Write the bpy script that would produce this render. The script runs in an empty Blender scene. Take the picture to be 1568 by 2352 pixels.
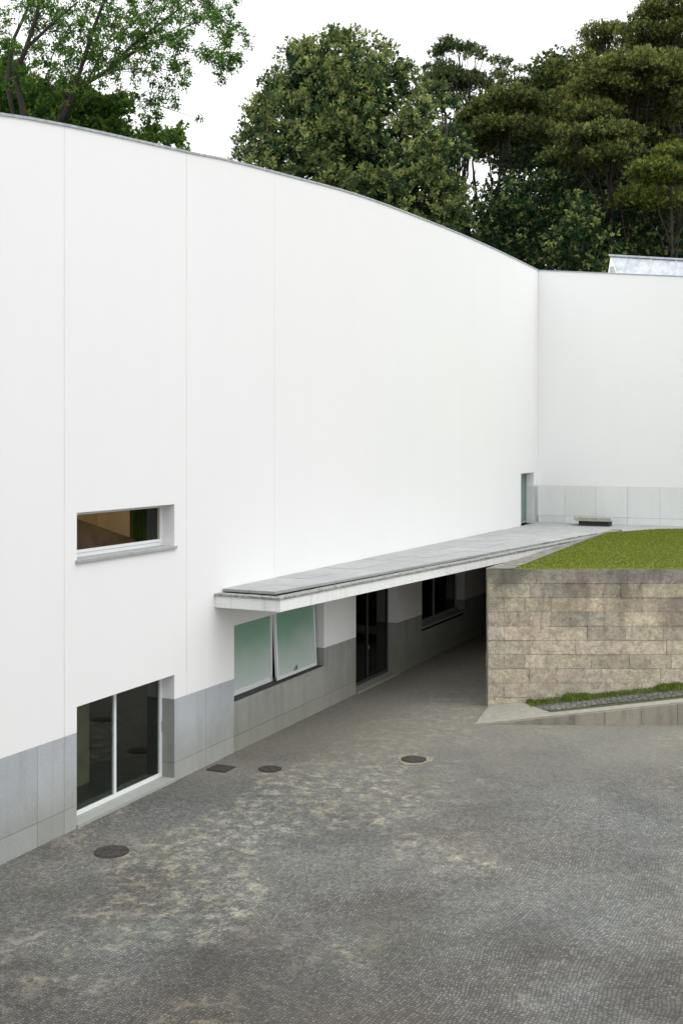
import bpy, math, random
import numpy as np
from mathutils import Vector
random.seed(7); rng = np.random.default_rng(11)
sc = bpy.context.scene
C = sc.collection

# ------------------------------------------------------------------ camera, sky, sun, exposure
cam = bpy.data.cameras.new('camera'); camo = bpy.data.objects.new('camera', cam); C.objects.link(camo)
camo.location = (0, 0, 7.0); camo.rotation_euler = (math.radians(90), 0, 0)
cam.sensor_fit = 'VERTICAL'; cam.sensor_height = 36; cam.sensor_width = 24
cam.lens = 2620/2352*36; cam.shift_y = -(1176-1015)/2352
cam.clip_start = .1; cam.clip_end = 2000
sc.camera = camo
sc.view_settings.view_transform = 'Standard'; sc.view_settings.look = 'None'
sc.view_settings.exposure = 0.0; sc.view_settings.gamma = 1

SUN_EL, SUN_AZ = math.radians(58), math.radians(112)      # azimuth clockwise from +Y
w = bpy.data.worlds.new('World'); sc.world = w; w.use_nodes = True
nt = w.node_tree; nt.nodes.clear()
out = nt.nodes.new('ShaderNodeOutputWorld'); bg = nt.nodes.new('ShaderNodeBackground')
sky = nt.nodes.new('ShaderNodeTexSky'); sky.sky_type = 'NISHITA'; sky.sun_disc = False
sky.sun_elevation = SUN_EL; sky.sun_rotation = SUN_AZ; sky.dust_density = 4; sky.air_density = 1.5
# an overcast layer laid over the blue: brighter towards the zenith, softly mottled
tc = nt.nodes.new('ShaderNodeTexCoord'); sep = nt.nodes.new('ShaderNodeSeparateXYZ')
nt.links.new(tc.outputs['Generated'], sep.inputs[0])
mr = nt.nodes.new('ShaderNodeMapRange'); mr.inputs[1].default_value = -.02; mr.inputs[2].default_value = 1
mr.inputs[3].default_value = 12.0; mr.inputs[4].default_value = 24.0
nt.links.new(sep.outputs[2], mr.inputs[0])
nz = nt.nodes.new('ShaderNodeTexNoise'); nz.inputs['Scale'].default_value = 2.2; nz.inputs['Detail'].default_value = 4
nt.links.new(tc.outputs['Generated'], nz.inputs['Vector'])
m2 = nt.nodes.new('ShaderNodeMapRange'); m2.inputs[3].default_value = .93; m2.inputs[4].default_value = 1.07
nt.links.new(nz.outputs[0], m2.inputs[0])
mu = nt.nodes.new('ShaderNodeMath'); mu.operation = 'MULTIPLY'
nt.links.new(mr.outputs[0], mu.inputs[0]); nt.links.new(m2.outputs[0], mu.inputs[1])
cc = nt.nodes.new('ShaderNodeCombineColor')
for i, f in enumerate((.985, 1.0, 1.0)):
    k = nt.nodes.new('ShaderNodeMath'); k.operation = 'MULTIPLY'; k.inputs[1].default_value = f
    nt.links.new(mu.outputs[0], k.inputs[0]); nt.links.new(k.outputs[0], cc.inputs[i])
mx = nt.nodes.new('ShaderNodeMixRGB'); mx.inputs[0].default_value = .94
nt.links.new(sky.outputs[0], mx.inputs[1]); nt.links.new(cc.outputs[0], mx.inputs[2])
nt.links.new(mx.outputs[0], bg.inputs[0]); bg.inputs[1].default_value = .1
nt.links.new(bg.outputs[0], out.inputs[0])
sl = bpy.data.lights.new('sun', 'SUN'); sl.energy = .6; sl.angle = math.radians(25); sl.color = (1, .965, .91)
so = bpy.data.objects.new('sun', sl); C.objects.link(so)
sd = Vector((math.sin(SUN_AZ)*math.cos(SUN_EL), math.cos(SUN_AZ)*math.cos(SUN_EL), math.sin(SUN_EL)))
so.rotation_euler = sd.to_track_quat('Z', 'Y').to_euler(); so.location = (20, -10, 40)

# ------------------------------------------------------------------ material helpers
class NT:
    def __init__(s, name):
        s.m = bpy.data.materials.new(name); s.m.use_nodes = True; s.t = s.m.node_tree
        s.b = s.t.nodes['Principled BSDF']; s.b.inputs['Specular IOR Level'].default_value = .3
        s.o = s.t.nodes['Material Output']
    def n(s, typ, **kw):
        x = s.t.nodes.new('ShaderNode'+typ)
        for k, v in kw.items():
            if k.startswith('_'): setattr(x, k[1:], v)
            else:
                key = k.replace('__', ' ')
                x.inputs[int(key[1:]) if key[0] == 'i' and key[1:].isdigit() else key].default_value = v
        return x
    def l(s, a, b): s.t.links.new(a, b)
    def coord(s, scale=(1, 1, 1), rot=(0, 0, 0)):
        c = s.n('TexCoord'); mp = s.n('Mapping'); mp.inputs['Scale'].default_value = scale; mp.inputs['Rotation'].default_value = rot
        s.l(c.outputs['Object'], mp.inputs[0]); return mp.outputs[0]
    def noise(s, v, scale, detail=4, rough=.55, dist=0):
        x = s.n('TexNoise', Scale=scale, Detail=detail, Roughness=rough, Distortion=dist); s.l(v, x.inputs['Vector']); return x.outputs[0]
    def ramp(s, v, *stops):
        r = s.n('ValToRGB'); e = r.color_ramp.elements
        while len(e) < len(stops): e.new(.5)
        for i, (p, c) in enumerate(stops):
            e[i].position = p; e[i].color = (c, c, c, 1) if isinstance(c, (int, float)) else (*c, 1)
        s.l(v, r.inputs[0]); return r.outputs[0]
    def mix(s, f, a, b, mode='MIX'):
        x = s.n('MixRGB', _blend_type=mode)
        for i, v in enumerate((f, a, b)):
            if hasattr(v, 'is_linked'): s.l(v, x.inputs[i])
            elif isinstance(v, (int, float)): x.inputs[i].default_value = v if i == 0 else (v, v, v, 1)
            else: x.inputs[i].default_value = (*v, 1)
        return x.outputs[0]
    def math(s, op, a, b=0.0):
        x = s.n('Math', _operation=op)
        for i, v in enumerate((a, b)):
            if hasattr(v, 'is_linked'): s.l(v, x.inputs[i])
            else: x.inputs[i].default_value = v
        return x.outputs[0]
    def bump(s, h, strength=.3, dist=.02):
        x = s.n('Bump', Strength=strength, Distance=dist); s.l(h, x.inputs['Height']); s.l(x.outputs[0], s.b.inputs['Normal'])
    def col(s, c):
        if hasattr(c, 'is_linked'): s.l(c, s.b.inputs['Base Color'])
        else: s.b.inputs['Base Color'].default_value = (*c, 1)
        return s
    def rough(s, r):
        s.b.inputs['Roughness'].default_value = r; return s

def attr(N, name='tint'):
    a = N.n('VertexColor', _layer_name=name); return a.outputs[0]

M = {}
# white render, faint vertical rain streaks and cloudy patches
N = NT('white_render'); v = N.coord(); st = N.noise(N.coord((1.0, 1.0, .05)), 1.6, 4, .5); cl = N.noise(v, .28, 4)
c = N.mix(N.ramp(st, (.5, 0), (.85, .15)), (.835, .832, .84), (.75, .753, .76))
c = N.mix(N.ramp(cl, (.35, .0), (.75, .3)), c, (.785, .79, .80)); N.col(c).rough(.85)
N.bump(N.noise(v, 60, 3), .15, .004); M['white'] = N.m
# stained white concrete of the canopy fascia
N = NT('stained_white_concrete'); v = N.coord()
st = N.noise(N.coord((4, 4, .25)), 2.0, 5, .65); sp = N.noise(v, 14, 5)
c = N.mix(N.ramp(st, (.52, 0), (.76, .55)), (.80, .81, .805), (.46, .48, .41)); c = N.mix(N.ramp(sp, (.58, 0), (.8, .25)), c, (.3, .32, .28))
N.col(c).rough(.85); N.bump(sp, .2, .01); M['fascia'] = N.m
# granite (light and warm variants by tint)
def granite(name, base, dark, spec, sheet=.5, algae=0):
    N = NT(name); v = N.coord(); f = N.noise(v, 85, 3, .7); md = N.noise(v, 1.6, 5, .6); st = N.noise(N.coord((2.4, 2.4, .3)), 1.8, 4)
    c = N.mix(N.ramp(f, (.36, 0), (.62, 1)), dark, base)
    c = N.mix(N.ramp(N.noise(v, 26, 4, .75), (.42, 0), (.66, .55)), c, dark); c = N.mix(N.ramp(N.noise(v, 60, 2, .6), (.62, 0), (.68, .7)), c, spec)
    c = N.mix(N.ramp(md, (.42, 0), (.75, sheet)), c, dark)
    c = N.mix(N.ramp(st, (.5, 0), (.8, sheet)), c, tuple(x*.75 for x in dark))
    if algae:
        lo = N.n('SeparateXYZ'); N.l(N.coord(), lo.inputs[0])
        h = N.math('MULTIPLY', N.ramp(N.math('ADD', lo.outputs[2], N.math('MULTIPLY', md, -.9)), (-.0, 1), (.75, 0)), algae)
        c = N.mix(h, c, (.235, .23, .17))
    t = attr(N); c = N.mix(1, c, t, 'MULTIPLY')
    N.col(c).rough(.72); N.bump(f, .2, .003); return N.m
M['granite'] = granite('grey_granite', (.50, .525, .55), (.36, .38, .40), (.2, .21, .23), .45, .45)
M['granite_old'] = granite('weathered_granite', (.42, .43, .41), (.27, .275, .26), (.17, .17, .15), .6, .45)
M['granite_light'] = granite('pale_granite', (.76, .775, .765), (.66, .68, .67), (.52, .53, .52), .2, .0)
M['paving'] = granite('pale_stone_paving', (.46, .47, .475), (.33, .34, .34), (.26, .27, .26), .75, 0)
M['cap'] = None
M['gutter'] = NT('dark_gutter').col((.05, .05, .045)).rough(.9).m
N = NT('edge_stone'); v = N.coord(); a = N.noise(v, 9, 6, .7); N.col(N.mix(N.ramp(a, (.4, 0), (.65, 1)), (.36, .37, .36), (.12, .125, .105))).rough(.85); M['edge'] = N.m
N = NT('white_aluminium'); N.col((.76, .78, .80)).rough(.38); M['alu'] = N.m
N = NT('grey_aluminium'); N.col((.33, .36, .37)).rough(.4); M['alu_grey'] = N.m
N = NT('dark_metal_frame'); N.col((.045, .055, .055)).rough(.4); M['darkframe'] = N.m
N = NT('lead_flashing'); N.col(N.mix(N.ramp(N.noise(N.coord(), 6, 4), (.4, 0), (.7, 1)), (.42, .45, .48), (.28, .30, .33))).rough(.5); M['coping'] = N.m
N = NT('zinc_sheet'); N.col(N.mix(N.ramp(N.noise(N.coord(), 3, 6, .7), (.4, 0), (.68, 1)), (.52, .55, .59), (.34, .36, .40))).rough(.5); N.b.inputs['Metallic'].default_value = .25; M['zinc'] = N.m
def glass(name, tint, refl=1.0, rough=.01):
    N = NT(name); tr = N.n('BsdfTransparent'); tr.inputs[0].default_value = (*tint, 1)
    gl = N.n('BsdfGlossy', Roughness=rough); gl.inputs[0].default_value = (.95, 1, .98, 1)
    fr = N.n('LayerWeight', Blend=.5); f5 = N.math('POWER', fr.outputs['Facing'], 5.0)
    f = N.math('MULTIPLY', N.math('ADD', N.math('MULTIPLY', f5, .96), .04), refl)
    ms = N.n('MixShader'); N.l(f, ms.inputs[0]); N.l(tr.outputs[0], ms.inputs[1]); N.l(gl.outputs[0], ms.inputs[2]); N.l(ms.outputs[0], N.o.inputs[0]); return N.m
M['glass'] = glass('clear_glass', (.60, .63, .57), 1.35)
M['glass_up'] = glass('upper_window_glass', (.85, .84, .80), .5)
M['darkglass'] = glass('dark_glass', (.2, .29, .25), 1.0)
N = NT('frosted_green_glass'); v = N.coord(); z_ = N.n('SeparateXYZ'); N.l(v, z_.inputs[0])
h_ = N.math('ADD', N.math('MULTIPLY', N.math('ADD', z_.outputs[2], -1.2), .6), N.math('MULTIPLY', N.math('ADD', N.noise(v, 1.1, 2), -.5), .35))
N.col(N.ramp(h_, (.08, (.54, .61, .59)), (.42, (.42, .53, .48)), (.70, (.24, .42, .32)))).rough(.3)   # canopy shade and reflected green painted in, deepening upwards; N.b.inputs['Specular IOR Level'].default_value = .8
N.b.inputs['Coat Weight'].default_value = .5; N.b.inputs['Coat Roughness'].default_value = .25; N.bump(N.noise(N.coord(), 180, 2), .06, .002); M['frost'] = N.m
def plain(name, c, r=.8, var=.15, sc_=2.0):
    N = NT(name); f = N.noise(N.coord(), sc_, 5, .6); N.col(N.mix(N.ramp(f, (.35, 0), (.7, 1)), c, tuple(x*(1-var*2) for x in c))).rough(r); return N.m
M['room_white'] = plain('painted_room_wall', (.78, .72, .54))
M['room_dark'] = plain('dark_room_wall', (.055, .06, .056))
M['room_floor'] = plain('green_room_floor', (.06, .085, .07), .3)
M['reflection_tan'] = plain('tan_reflection_wall', (.82, .66, .44), .7, .1)  # stands in for tan reflections in the upper window
M['reflection_brown'] = plain('brown_reflection', (.33, .205, .155), .5, .2, 5)  # brown reflection painted as an indoor surface
M['reflection_green'] = plain('green_reflection', (.035, .10, .045), .8)  # green reflection painted as an indoor surface
M['joint_line'] = plain('joint_sealant', (.64, .66, .66), .8, .15, .8)
M['cap'] = plain('dark_cap_stone', (.24, .235, .21), .9, .28, 5)
M['backing'] = plain('joint_backing', (.13, .135, .14))
M['roofing'] = plain('roof_gravel', (.22, .22, .21))
M['concrete'] = plain('weathered_concrete', (.40, .42, .35), .85, .2, 6)
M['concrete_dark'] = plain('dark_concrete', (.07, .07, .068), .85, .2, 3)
M['wood_old'] = plain('old_brown_wood', (.07, .048, .033), .8, .2, 5)
M['darkglass_solid'] = plain('dark_window', (.03, .035, .035), .1)
M['door_reflection'] = plain('grey_green_reflection', (.16, .23, .205), .25, .1, 1)  # reflection tone of the terrace door glass painted as flat colour
M['collar'] = plain('crumbled_mortar', (.30, .285, .22), .95, .3, 14)
M['bark'] = plain('grey_brown_bark', (.055, .045, .038), .9, .25, 4)
M['bark_pine'] = plain('pine_bark', (.045, .034, .03), .9, .25, 4)
N = NT('cast_iron'); v = N.coord(); vo = N.n('TexVoronoi', Scale=26); N.l(v, vo.inputs['Vector'])
N.col(N.mix(N.ramp(N.noise(v, 12, 4), (.4, 0), (.65, 1)), (.035, .030, .027), (.065, .058, .052))).rough(.6); N.bump(vo.outputs[0], .8, .01); M['iron'] = N.m
# cobbles: courses of small grey setts, moss and sand in the joints, damp and worn patches
def cobbles(name, rot, light=1.0, big=20.0):
    N = NT(name); base = N.coord(); wob = N.n('TexNoise', Scale=.35, Detail=3); N.l(base, wob.inputs['Vector'])
    wo = N.n('VectorMath', _operation='MULTIPLY_ADD'); N.l(wob.outputs['Color'], wo.inputs[0]); wo.inputs[1].default_value = (.7, .7, 0); N.l(base, wo.inputs[2])
    mp = N.n('Mapping'); mp.inputs['Rotation'].default_value = (0, 0, rot); mp.inputs['Scale'].default_value = (big, big, big); N.l(wo.outputs[0], mp.inputs[0])
    vo = N.n('TexVoronoi', _voronoi_dimensions='2D', Scale=1, Randomness=.46); N.l(mp.outputs[0], vo.inputs['Vector'])
    ve = N.n('TexVoronoi', _voronoi_dimensions='2D', _feature='DISTANCE_TO_EDGE', Scale=1, Randomness=.46); N.l(mp.outputs[0], ve.inputs['Vector'])
    sx = N.n('SeparateColor'); N.l(vo.outputs['Color'], sx.inputs[0])
    stone = N.ramp(sx.outputs[0], (0, tuple(light*x for x in (.105, .106, .103))), (.5, tuple(light*x for x in (.165, .166, .160))), (.9, tuple(light*x for x in (.205, .205, .196))), (1, tuple(light*x for x in (.255, .252, .24))))
    grit = N.noise(base, 70, 3, .7); stone = N.mix(.55, stone, N.ramp(grit, (.32, .5), (.68, 1.45)), 'MULTIPLY')
    joint = N.ramp(ve.outputs[0], (.02, 1), (.2, 0))
    # sand and dead moss filling whole patches
    wc = N.n('Mapping'); wc.vector_type = 'POINT'; wc.inputs['Location'].default_value = (5.64, -18.85, 0); N.l(base, wc.inputs[0])
    dt = N.n('VectorMath', _operation='DOT_PRODUCT'); N.l(wc.outputs[0], dt.inputs[0]); dt.inputs[1].default_value = (.90448, -.42655, 0)
    band = N.ramp(N.math('DIVIDE', dt.outputs['Value'], 12.0), (.08, 0), (.2, .15), (.36, .10), (.55, 0))     # trodden strip a few metres off the facade
    pm = N.ramp(N.math('ADD', N.noise(N.coord((1, .75, 1)), .4, 7, .62, .4), band), (.53, 0), (.64, 1))
    fine = N.ramp(N.noise(base, 3.4, 9, .82), (.49, 0), (.57, 1))
    sand = N.math('MULTIPLY', pm, fine)
    c = N.mix(joint, stone, (.068, .066, .058))
    c = N.mix(N.math('MULTIPLY', sand, N.ramp(sx.outputs[2], (.1, .55), (.7, 1))), c, N.ramp(N.noise(base, 5, 6, .7), (.35, (.25, .235, .185)), (.7, (.44, .41, .33))))
    mossm = N.math('MULTIPLY', N.ramp(N.noise(N.coord(), .5, 6, .65, .3), (.55, 0), (.7, 1)), N.ramp(grit, (.35, .3), (.6, .9)))
    c = N.mix(N.math('MULTIPLY', mossm, .5), c, (.10, .115, .065))
    damp = N.ramp(N.noise(N.coord(), .2, 5, .6, .5), (.36, .76), (.6, 1.08)); c = N.mix(1, c, damp, 'MULTIPLY')
    damp2 = N.ramp(N.noise(N.coord((1, 1.6, 1)), .95, 6, .7), (.3, .86), (.65, 1.08)); c = N.mix(1, c, damp2, 'MULTIPLY')
    warm = N.ramp(N.noise(N.coord(), .14, 4), (.4, (.96, .99, 1.0)), (.62, (1.05, 1.0, .94))); c = N.mix(1, c, warm, 'MULTIPLY')
    yy = N.n('SeparateXYZ'); N.l(base, yy.inputs[0])
    far = N.ramp(N.math('ADD', N.math('DIVIDE', N.math('ADD', yy.outputs[1], -21.0), 8.0), N.math('ADD', N.noise(base, .5, 5), -.5)), (.1, 0), (.8, .6))
    if light == 1.0: c = N.mix(far, c, N.ramp(N.noise(base, 8, 6, .7), (.3, (.19, .175, .145)), (.7, (.29, .275, .235))))     # beaten earth over the setts by the ramp
    near = N.ramp(N.math('ADD', N.math('DIVIDE', N.math('ADD', N.math('MULTIPLY', yy.outputs[1], -1.0), 19.5), 6.0), N.math('MULTIPLY', N.math('ADD', N.noise(base, .45, 6, .65), -.5), 3.0)), (.2, 1), (.9, (.66, .62, .60)))
    wp = N.n('VectorMath', _operation='DISTANCE'); wn = N.n('VectorMath', _operation='MULTIPLY_ADD'); N.l(wob.outputs['Color'], wn.inputs[0]); wn.inputs[1].default_value = (4, 5, 0); N.l(base, wn.inputs[2])
    N.l(wn.outputs[0], wp.inputs[0]); wp.inputs[1].default_value = (5.6, 19.8, 0)
    if light == 1.0: c = N.mix(1, c, N.ramp(N.math('DIVIDE', wp.outputs['Value'], 7.0), (.2, 1.22), (.9, 1.0)), 'MULTIPLY')     # setts lighter within a round patch
    if light == 1.0: c = N.mix(1, c, near, 'MULTIPLY')      # setts darker and browner towards the near edge
    N.col(c).rough(.78)
    h = N.math('ADD', N.ramp(ve.outputs[0], (.0, 0), (.25, 1)), N.math('MULTIPLY', sx.outputs[1], .6))
    N.bump(N.math('ADD', h, N.math('MULTIPLY', grit, .5)), .6, .012); return N.m
M['cobble'] = cobbles('grey_cobblestones', math.radians(26))
M['cobble_small'] = cobbles('pale_cobblestones', math.radians(4), 1.15, 7)
# rough retaining-wall blocks
N = NT('sandy_granite_blocks'); v = N.coord(); f = N.noise(v, 7, 9, .8, .5); g = N.noise(v, 45, 4, .8); lg = N.noise(v, .7, 5, .62); st = N.noise(N.coord((3.2, 3.2, .55)), 1.5, 6, .68, .5)
c = N.mix(N.ramp(f, (.38, 0), (.60, 1)), (.45, .40, .32), (.80, .745, .63))
c = N.mix(N.ramp(N.noise(v, 1.9, 5, .7), (.56, 0), (.68, .5)), c, (.52, .40, .27)); c = N.mix(N.ramp(N.noise(N.coord((1, 1, 1.6)), 2.8, 7, .75, .6), (.50, 0), (.66, .35)), c, (.33, .28, .235))
sp = N.n('SeparateXYZ'); N.l(v, sp.inputs[0])
c = N.mix(N.math('MULTIPLY', N.ramp(st, (.50, 0), (.74, .6)), N.ramp(N.math('DIVIDE', sp.outputs[2], 3.6), (.1, .3), (.8, 1))), c, (.20, .165, .145))
top = N.math('ADD', N.math('MULTIPLY', N.math('ADD', sp.outputs[2], -2.2), .42), N.math('MULTIPLY', N.math('ADD', lg, -.5), 2.4))
c = N.mix(N.ramp(top, (.05, 0), (.75, .8)), c, (.165, .155, .14))
lich = N.math('MULTIPLY', N.ramp(N.noise(v, 6, 5, .6), (.6, 0), (.66, 1)), N.ramp(sp.outputs[2], (.0, 0), (1, 1)))
tl = N.math('MULTIPLY', N.ramp(N.noise(v, 7, 6, .65), (.56, 0), (.64, 1)), N.ramp(N.math('ADD', sp.outputs[2], -2.65), (.72, 0), (.98, .9)))
c = N.mix(tl, c, (.30, .33, .24)); c = N.mix(1, c, attr(N), 'MULTIPLY'); c = N.mix(.5, c, N.ramp(g, (.34, .62), (.66, 1.45)), 'MULTIPLY')
N.col(c).rough(.9); N.bump(N.math('ADD', f, N.math('MULTIPLY', g, .3)), 1.0, .09); M['block'] = N.m
M['block_joint'] = plain('block_joint', (.17, .15, .125))
N = NT('kerb_stone'); v = N.coord(); f = N.noise(v, 40, 4, .7); st = N.noise(N.coord((2.2, 2.2, .7)), 1.6, 5, .65)
c = N.mix(N.ramp(f, (.3, 0), (.7, 1)), (.24, .215, .18), (.35, .32, .27)); c = N.mix(N.ramp(st, (.47, 0), (.70, .6)), c, (.16, .135, .115)); c = N.mix(1, c, attr(N), 'MULTIPLY')
N.col(c).rough(.85); N.bump(f, .3, .006); M['kerb'] = N.m
M['kerbtop'] = plain('worn_stone_top', (.36, .345, .30), .85, .12, 7)
M['soil'] = plain('mossy_soil', (.09, .10, .05), .95, .2, 8)
N = NT('lawn_turf'); v = N.coord(); a = N.noise(v, .5, 6, .6); b = N.noise(v, 14, 5, .7); d = N.noise(N.coord((1, 4, 1)), 2.2, 5, .65)
c = N.mix(N.ramp(a, (.35, 0), (.68, 1)), (.155, .205, .034), (.21, .25, .05)); c = N.mix(N.ramp(d, (.5, 0), (.8, .35)), c, (.12, .165, .028)); c = N.mix(.6, c, N.ramp(b, (.3, .6), (.7, 1.25)), 'MULTIPLY')
N.col(c).rough(.9); N.bump(b, 1, .04); M['turf'] = N.m
def leafmat(name, c0, c1, trans=.25):
    N = NT(name); a = N.n('VertexColor', _layer_name='tint'); s = N.n('SeparateColor'); N.l(a.outputs[0], s.inputs[0])
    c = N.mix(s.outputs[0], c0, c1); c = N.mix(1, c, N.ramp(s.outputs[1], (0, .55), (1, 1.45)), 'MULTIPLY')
    N.col(c).rough(.62); N.b.inputs['Specular IOR Level'].default_value = .12
    tr = N.n('BsdfTranslucent'); N.l(c, tr.inputs[0]); ms = N.n('MixShader', i0=trans); N.l(N.b.outputs[0], ms.inputs[1]); N.l(tr.outputs[0], ms.inputs[2]); N.l(ms.outputs[0], N.o.inputs[0]); return N.m
M['leaf_linden'] = leafmat('linden_leaves', (.020, .058, .024), (.30, .345, .115))
M['leaf_dark'] = leafmat('dark_green_leaves', (.022, .055, .026), (.17, .21, .075))
M['leaf_light'] = leafmat('light_green_leaves', (.036, .10, .020), (.19, .29, .05), .5)
M['needle'] = leafmat('olive_pine_needles', (.045, .078, .024), (.29, .30, .085))
M['needle_bright'] = leafmat('bright_pine_needles', (.05, .085, .018), (.26, .29, .06))
M['blade'] = leafmat('grass_blades', (.12, .165, .022), (.30, .33, .06), .35)
M['blade_dark'] = leafmat('dark_grass_blades', (.07, .135, .02), (.24, .30, .06), .4)

# ------------------------------------------------------------------ mesh helpers
def tag(o, label=None, cat=None, group=None, kind=None):
    if label: o['label'] = label
    if cat: o['category'] = cat
    if group: o['group'] = group
    if kind: o['kind'] = kind
    return o
def empty(name, loc=(0, 0, 0)):
    o = bpy.data.objects.new(name, None); C.objects.link(o); o.location = loc; return o
class MB:
    def __init__(s): s.v = []; s.f = []; s.t = []
    def quad(s, *p, tint=(1, 1, 1)):
        i = len(s.v); s.v += [tuple(q) for q in p]; s.f.append(tuple(range(i, i+len(p)))); s.t.append(tint)
    def hexa(s, p, tint=(1, 1, 1)):          # p: 4 bottom + 4 top corners
        i = len(s.v); s.v += [tuple(q) for q in p]
        for f in ((3, 2, 1, 0), (4, 5, 6, 7), (0, 1, 5, 4), (1, 2, 6, 5), (2, 3, 7, 6), (3, 0, 4, 7)):
            s.f.append(tuple(i+k for k in f)); s.t.append(tint)
    def box(s, x0, x1, y0, y1, z0, z1, tf=None, tint=(1, 1, 1)):
        p = [(x0, y0, z0), (x1, y0, z0), (x1, y1, z0), (x0, y1, z0), (x0, y0, z1), (x1, y0, z1), (x1, y1, z1), (x0, y1, z1)]
        s.hexa([tf(*q) for q in p] if tf else p, tint)
    def prism(s, poly, z0, z1, tint=(1, 1, 1)):   # poly: list of (x,y); z0,z1 numbers or functions of (x,y)
        g0 = z0 if callable(z0) else (lambda x, y: z0); g1 = z1 if callable(z1) else (lambda x, y: z1)
        n = len(poly); i = len(s.v)
        s.v += [(x, y, g0(x, y)) for x, y in poly] + [(x, y, g1(x, y)) for x, y in poly]
        s.f.append(tuple(i+n-1-k for k in range(n))); s.f.append(tuple(i+n+k for k in range(n)))
        for k in range(n): s.f.append((i+k, i+(k+1) % n, i+n+(k+1) % n, i+n+k))
        s.t += [tint]*(n+2)
    def tube(s, pts, rad, seg=8, tint=(1, 1, 1)):
        pts = [Vector(p) for p in pts]; rings = []
        for k, p in enumerate(pts):
            d = (pts[min(k+1, len(pts)-1)]-pts[max(k-1, 0)]).normalized()
            a = d.orthogonal().normalized(); b = d.cross(a)
            i = len(s.v)
            for q in range(seg):
                t = 2*math.pi*q/seg; s.v.append(tuple(p+(a*math.cos(t)+b*math.sin(t))*rad[k]))
            rings.append(i)
        for k in range(len(rings)-1):
            # match rings by nearest start to avoid twisting
            i, j = rings[k], rings[k+1]
            off = min(range(seg), key=lambda o_: (Vector(s.v[i])-Vector(s.v[j+o_])).length)
            for q in range(seg):
                s.f.append((i+q, i+(q+1) % seg, j+(q+1+off) % seg, j+(q+off) % seg)); s.t.append(tint)
        s.f.append(tuple(rings[0]+q for q in reversed(range(seg)))); s.t.append(tint)
        s.f.append(tuple(rings[-1]+q for q in range(seg))); s.t.append(tint)
    def build(s, name, mat, parent=None, bevel=0, smooth=False):
        me = bpy.data.meshes.new(name); me.from_pydata(s.v, [], s.f); me.update()
        a = me.color_attributes.new('tint', 'FLOAT_COLOR', 'CORNER'); arr = []
        for f, t in zip(s.f, s.t): arr += [(*t, 1)]*len(f)
        a.data.foreach_set('color', np.array(arr, dtype=np.float32).ravel())
        me.materials.append(M[mat]); o = bpy.data.objects.new(name, me); C.objects.link(o)
        if smooth: me.polygons.foreach_set('use_smooth', [True]*len(me.polygons))
        if parent: o.parent = parent; o.matrix_parent_inverse = parent.matrix_world.inverted() if False else o.matrix_parent_inverse; o.location = tuple(-c for c in parent.location)
        if bevel:
            b = o.modifiers.new('bevel', 'BEVEL'); b.width = bevel; b.segments = 2; b.limit_method = 'ANGLE'
        return o
def gtint(a=.06):
    k = 1+random.uniform(-a, a); return (k*(1+random.uniform(-.01, .01)), k, k*(1+random.uniform(-.015, .015)))

# wall coordinates: s along the long facade, d outwards from it, z up
O = (-5.64, 18.85); U = (.42655, .90448); NN = (.90448, -.42655)
def W(s, d, z): return (O[0]+U[0]*s+NN[0]*d, O[1]+U[1]*s+NN[1]*d, z)
SC = 32.81                                                   # the inner corner with the wing
TOPS = [(-16, 9.6), (-8, 11.1), (0, 12.40), (1.7, 12.64), (5.0, 13.0), (5.61, 13.06), (7.13, 13.25), (9.45, 13.46), (14.0, 13.84), (18.1, 14.03), (23.5, 14.2), (28, 14.27), (SC, 14.28)]
def top(s):
    for (a, za), (b, zb) in zip(TOPS, TOPS[1:]):
        if s <= b: break
    i = [t[0] for t in TOPS].index(a)
    p0 = TOPS[max(i-1, 0)]; p3 = TOPS[min(i+2, len(TOPS)-1)]
    m0 = (zb-p0[1])/(b-p0[0]); m1 = (p3[1]-za)/(p3[0]-a); h = b-a; t = (s-a)/h
    return (2*t**3-3*t*t+1)*za+(t**3-2*t*t+t)*h*m0+(-2*t**3+3*t*t)*zb+(t**3-t*t)*h*m1
def gt(s): return 1.76-.0125*s                               # top of the granite dado
HOLES = dict(upper=(2.0, 5.16, 4.80, 5.715), door=(2.0, 5.16, 0, 2.2), green=(7.56, 12.15, 1.14, 2.86), door2=(14.16, 17.16, 0, 2.86),
             win2=(19.2, 23.3, 1.06, 2.86), terr=(30.24, 32.13, 3.58, 5.72))

# ================================================================== SETTING
g = MB()
g.quad((-300, -120, 0), (300, -120, 0), (300, 700, 0), (-300, 700, 0)); tag(g.build('courtyard_ground', 'cobble'), kind='structure')

# ================================================================== MUSEUM BUILDING
B = empty('museum_building', (O[0], O[1], 0))
tag(B, 'long white rendered museum building with curving roofline and grey granite base', 'building')
# white facade
wl = MB(); brk = set(); S0 = -14
for a, b, c_, d_ in HOLES.values(): brk |= {a, b}
k = S0
while k < SC: brk.add(k); k += .9
brk |= {S0, SC}; brk = sorted(brk)
for a, b in zip(brk, brk[1:]):
    if b-a < 1e-4: continue
    mid = (a+b)/2; hs = sorted((h[2], h[3]) for h in HOLES.values() if h[0]-1e-6 < mid < h[1]+1e-6)
    z0a, z0b = gt(a), gt(b)
    segs = []; lo = ('g',)
    for h0, h1 in hs:
        if h1 <= gt(mid): continue
        if h0 > gt(mid): segs.append((lo, h0))
        lo = h1
    segs.append((lo, 't'))
    for l0, l1 in segs:
        za = (gt(a), gt(b)) if l0 == ('g',) else (l0, l0)
        zb = (top(a), top(b)) if l1 == 't' else (l1, l1)
        # cut the tall face into a few lifts for clean shading
        wl.quad(W(a, 0, za[0]), W(b, 0, za[1]), W(b, 0, zb[1]), W(a, 0, zb[0]))
RD = .30
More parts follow.
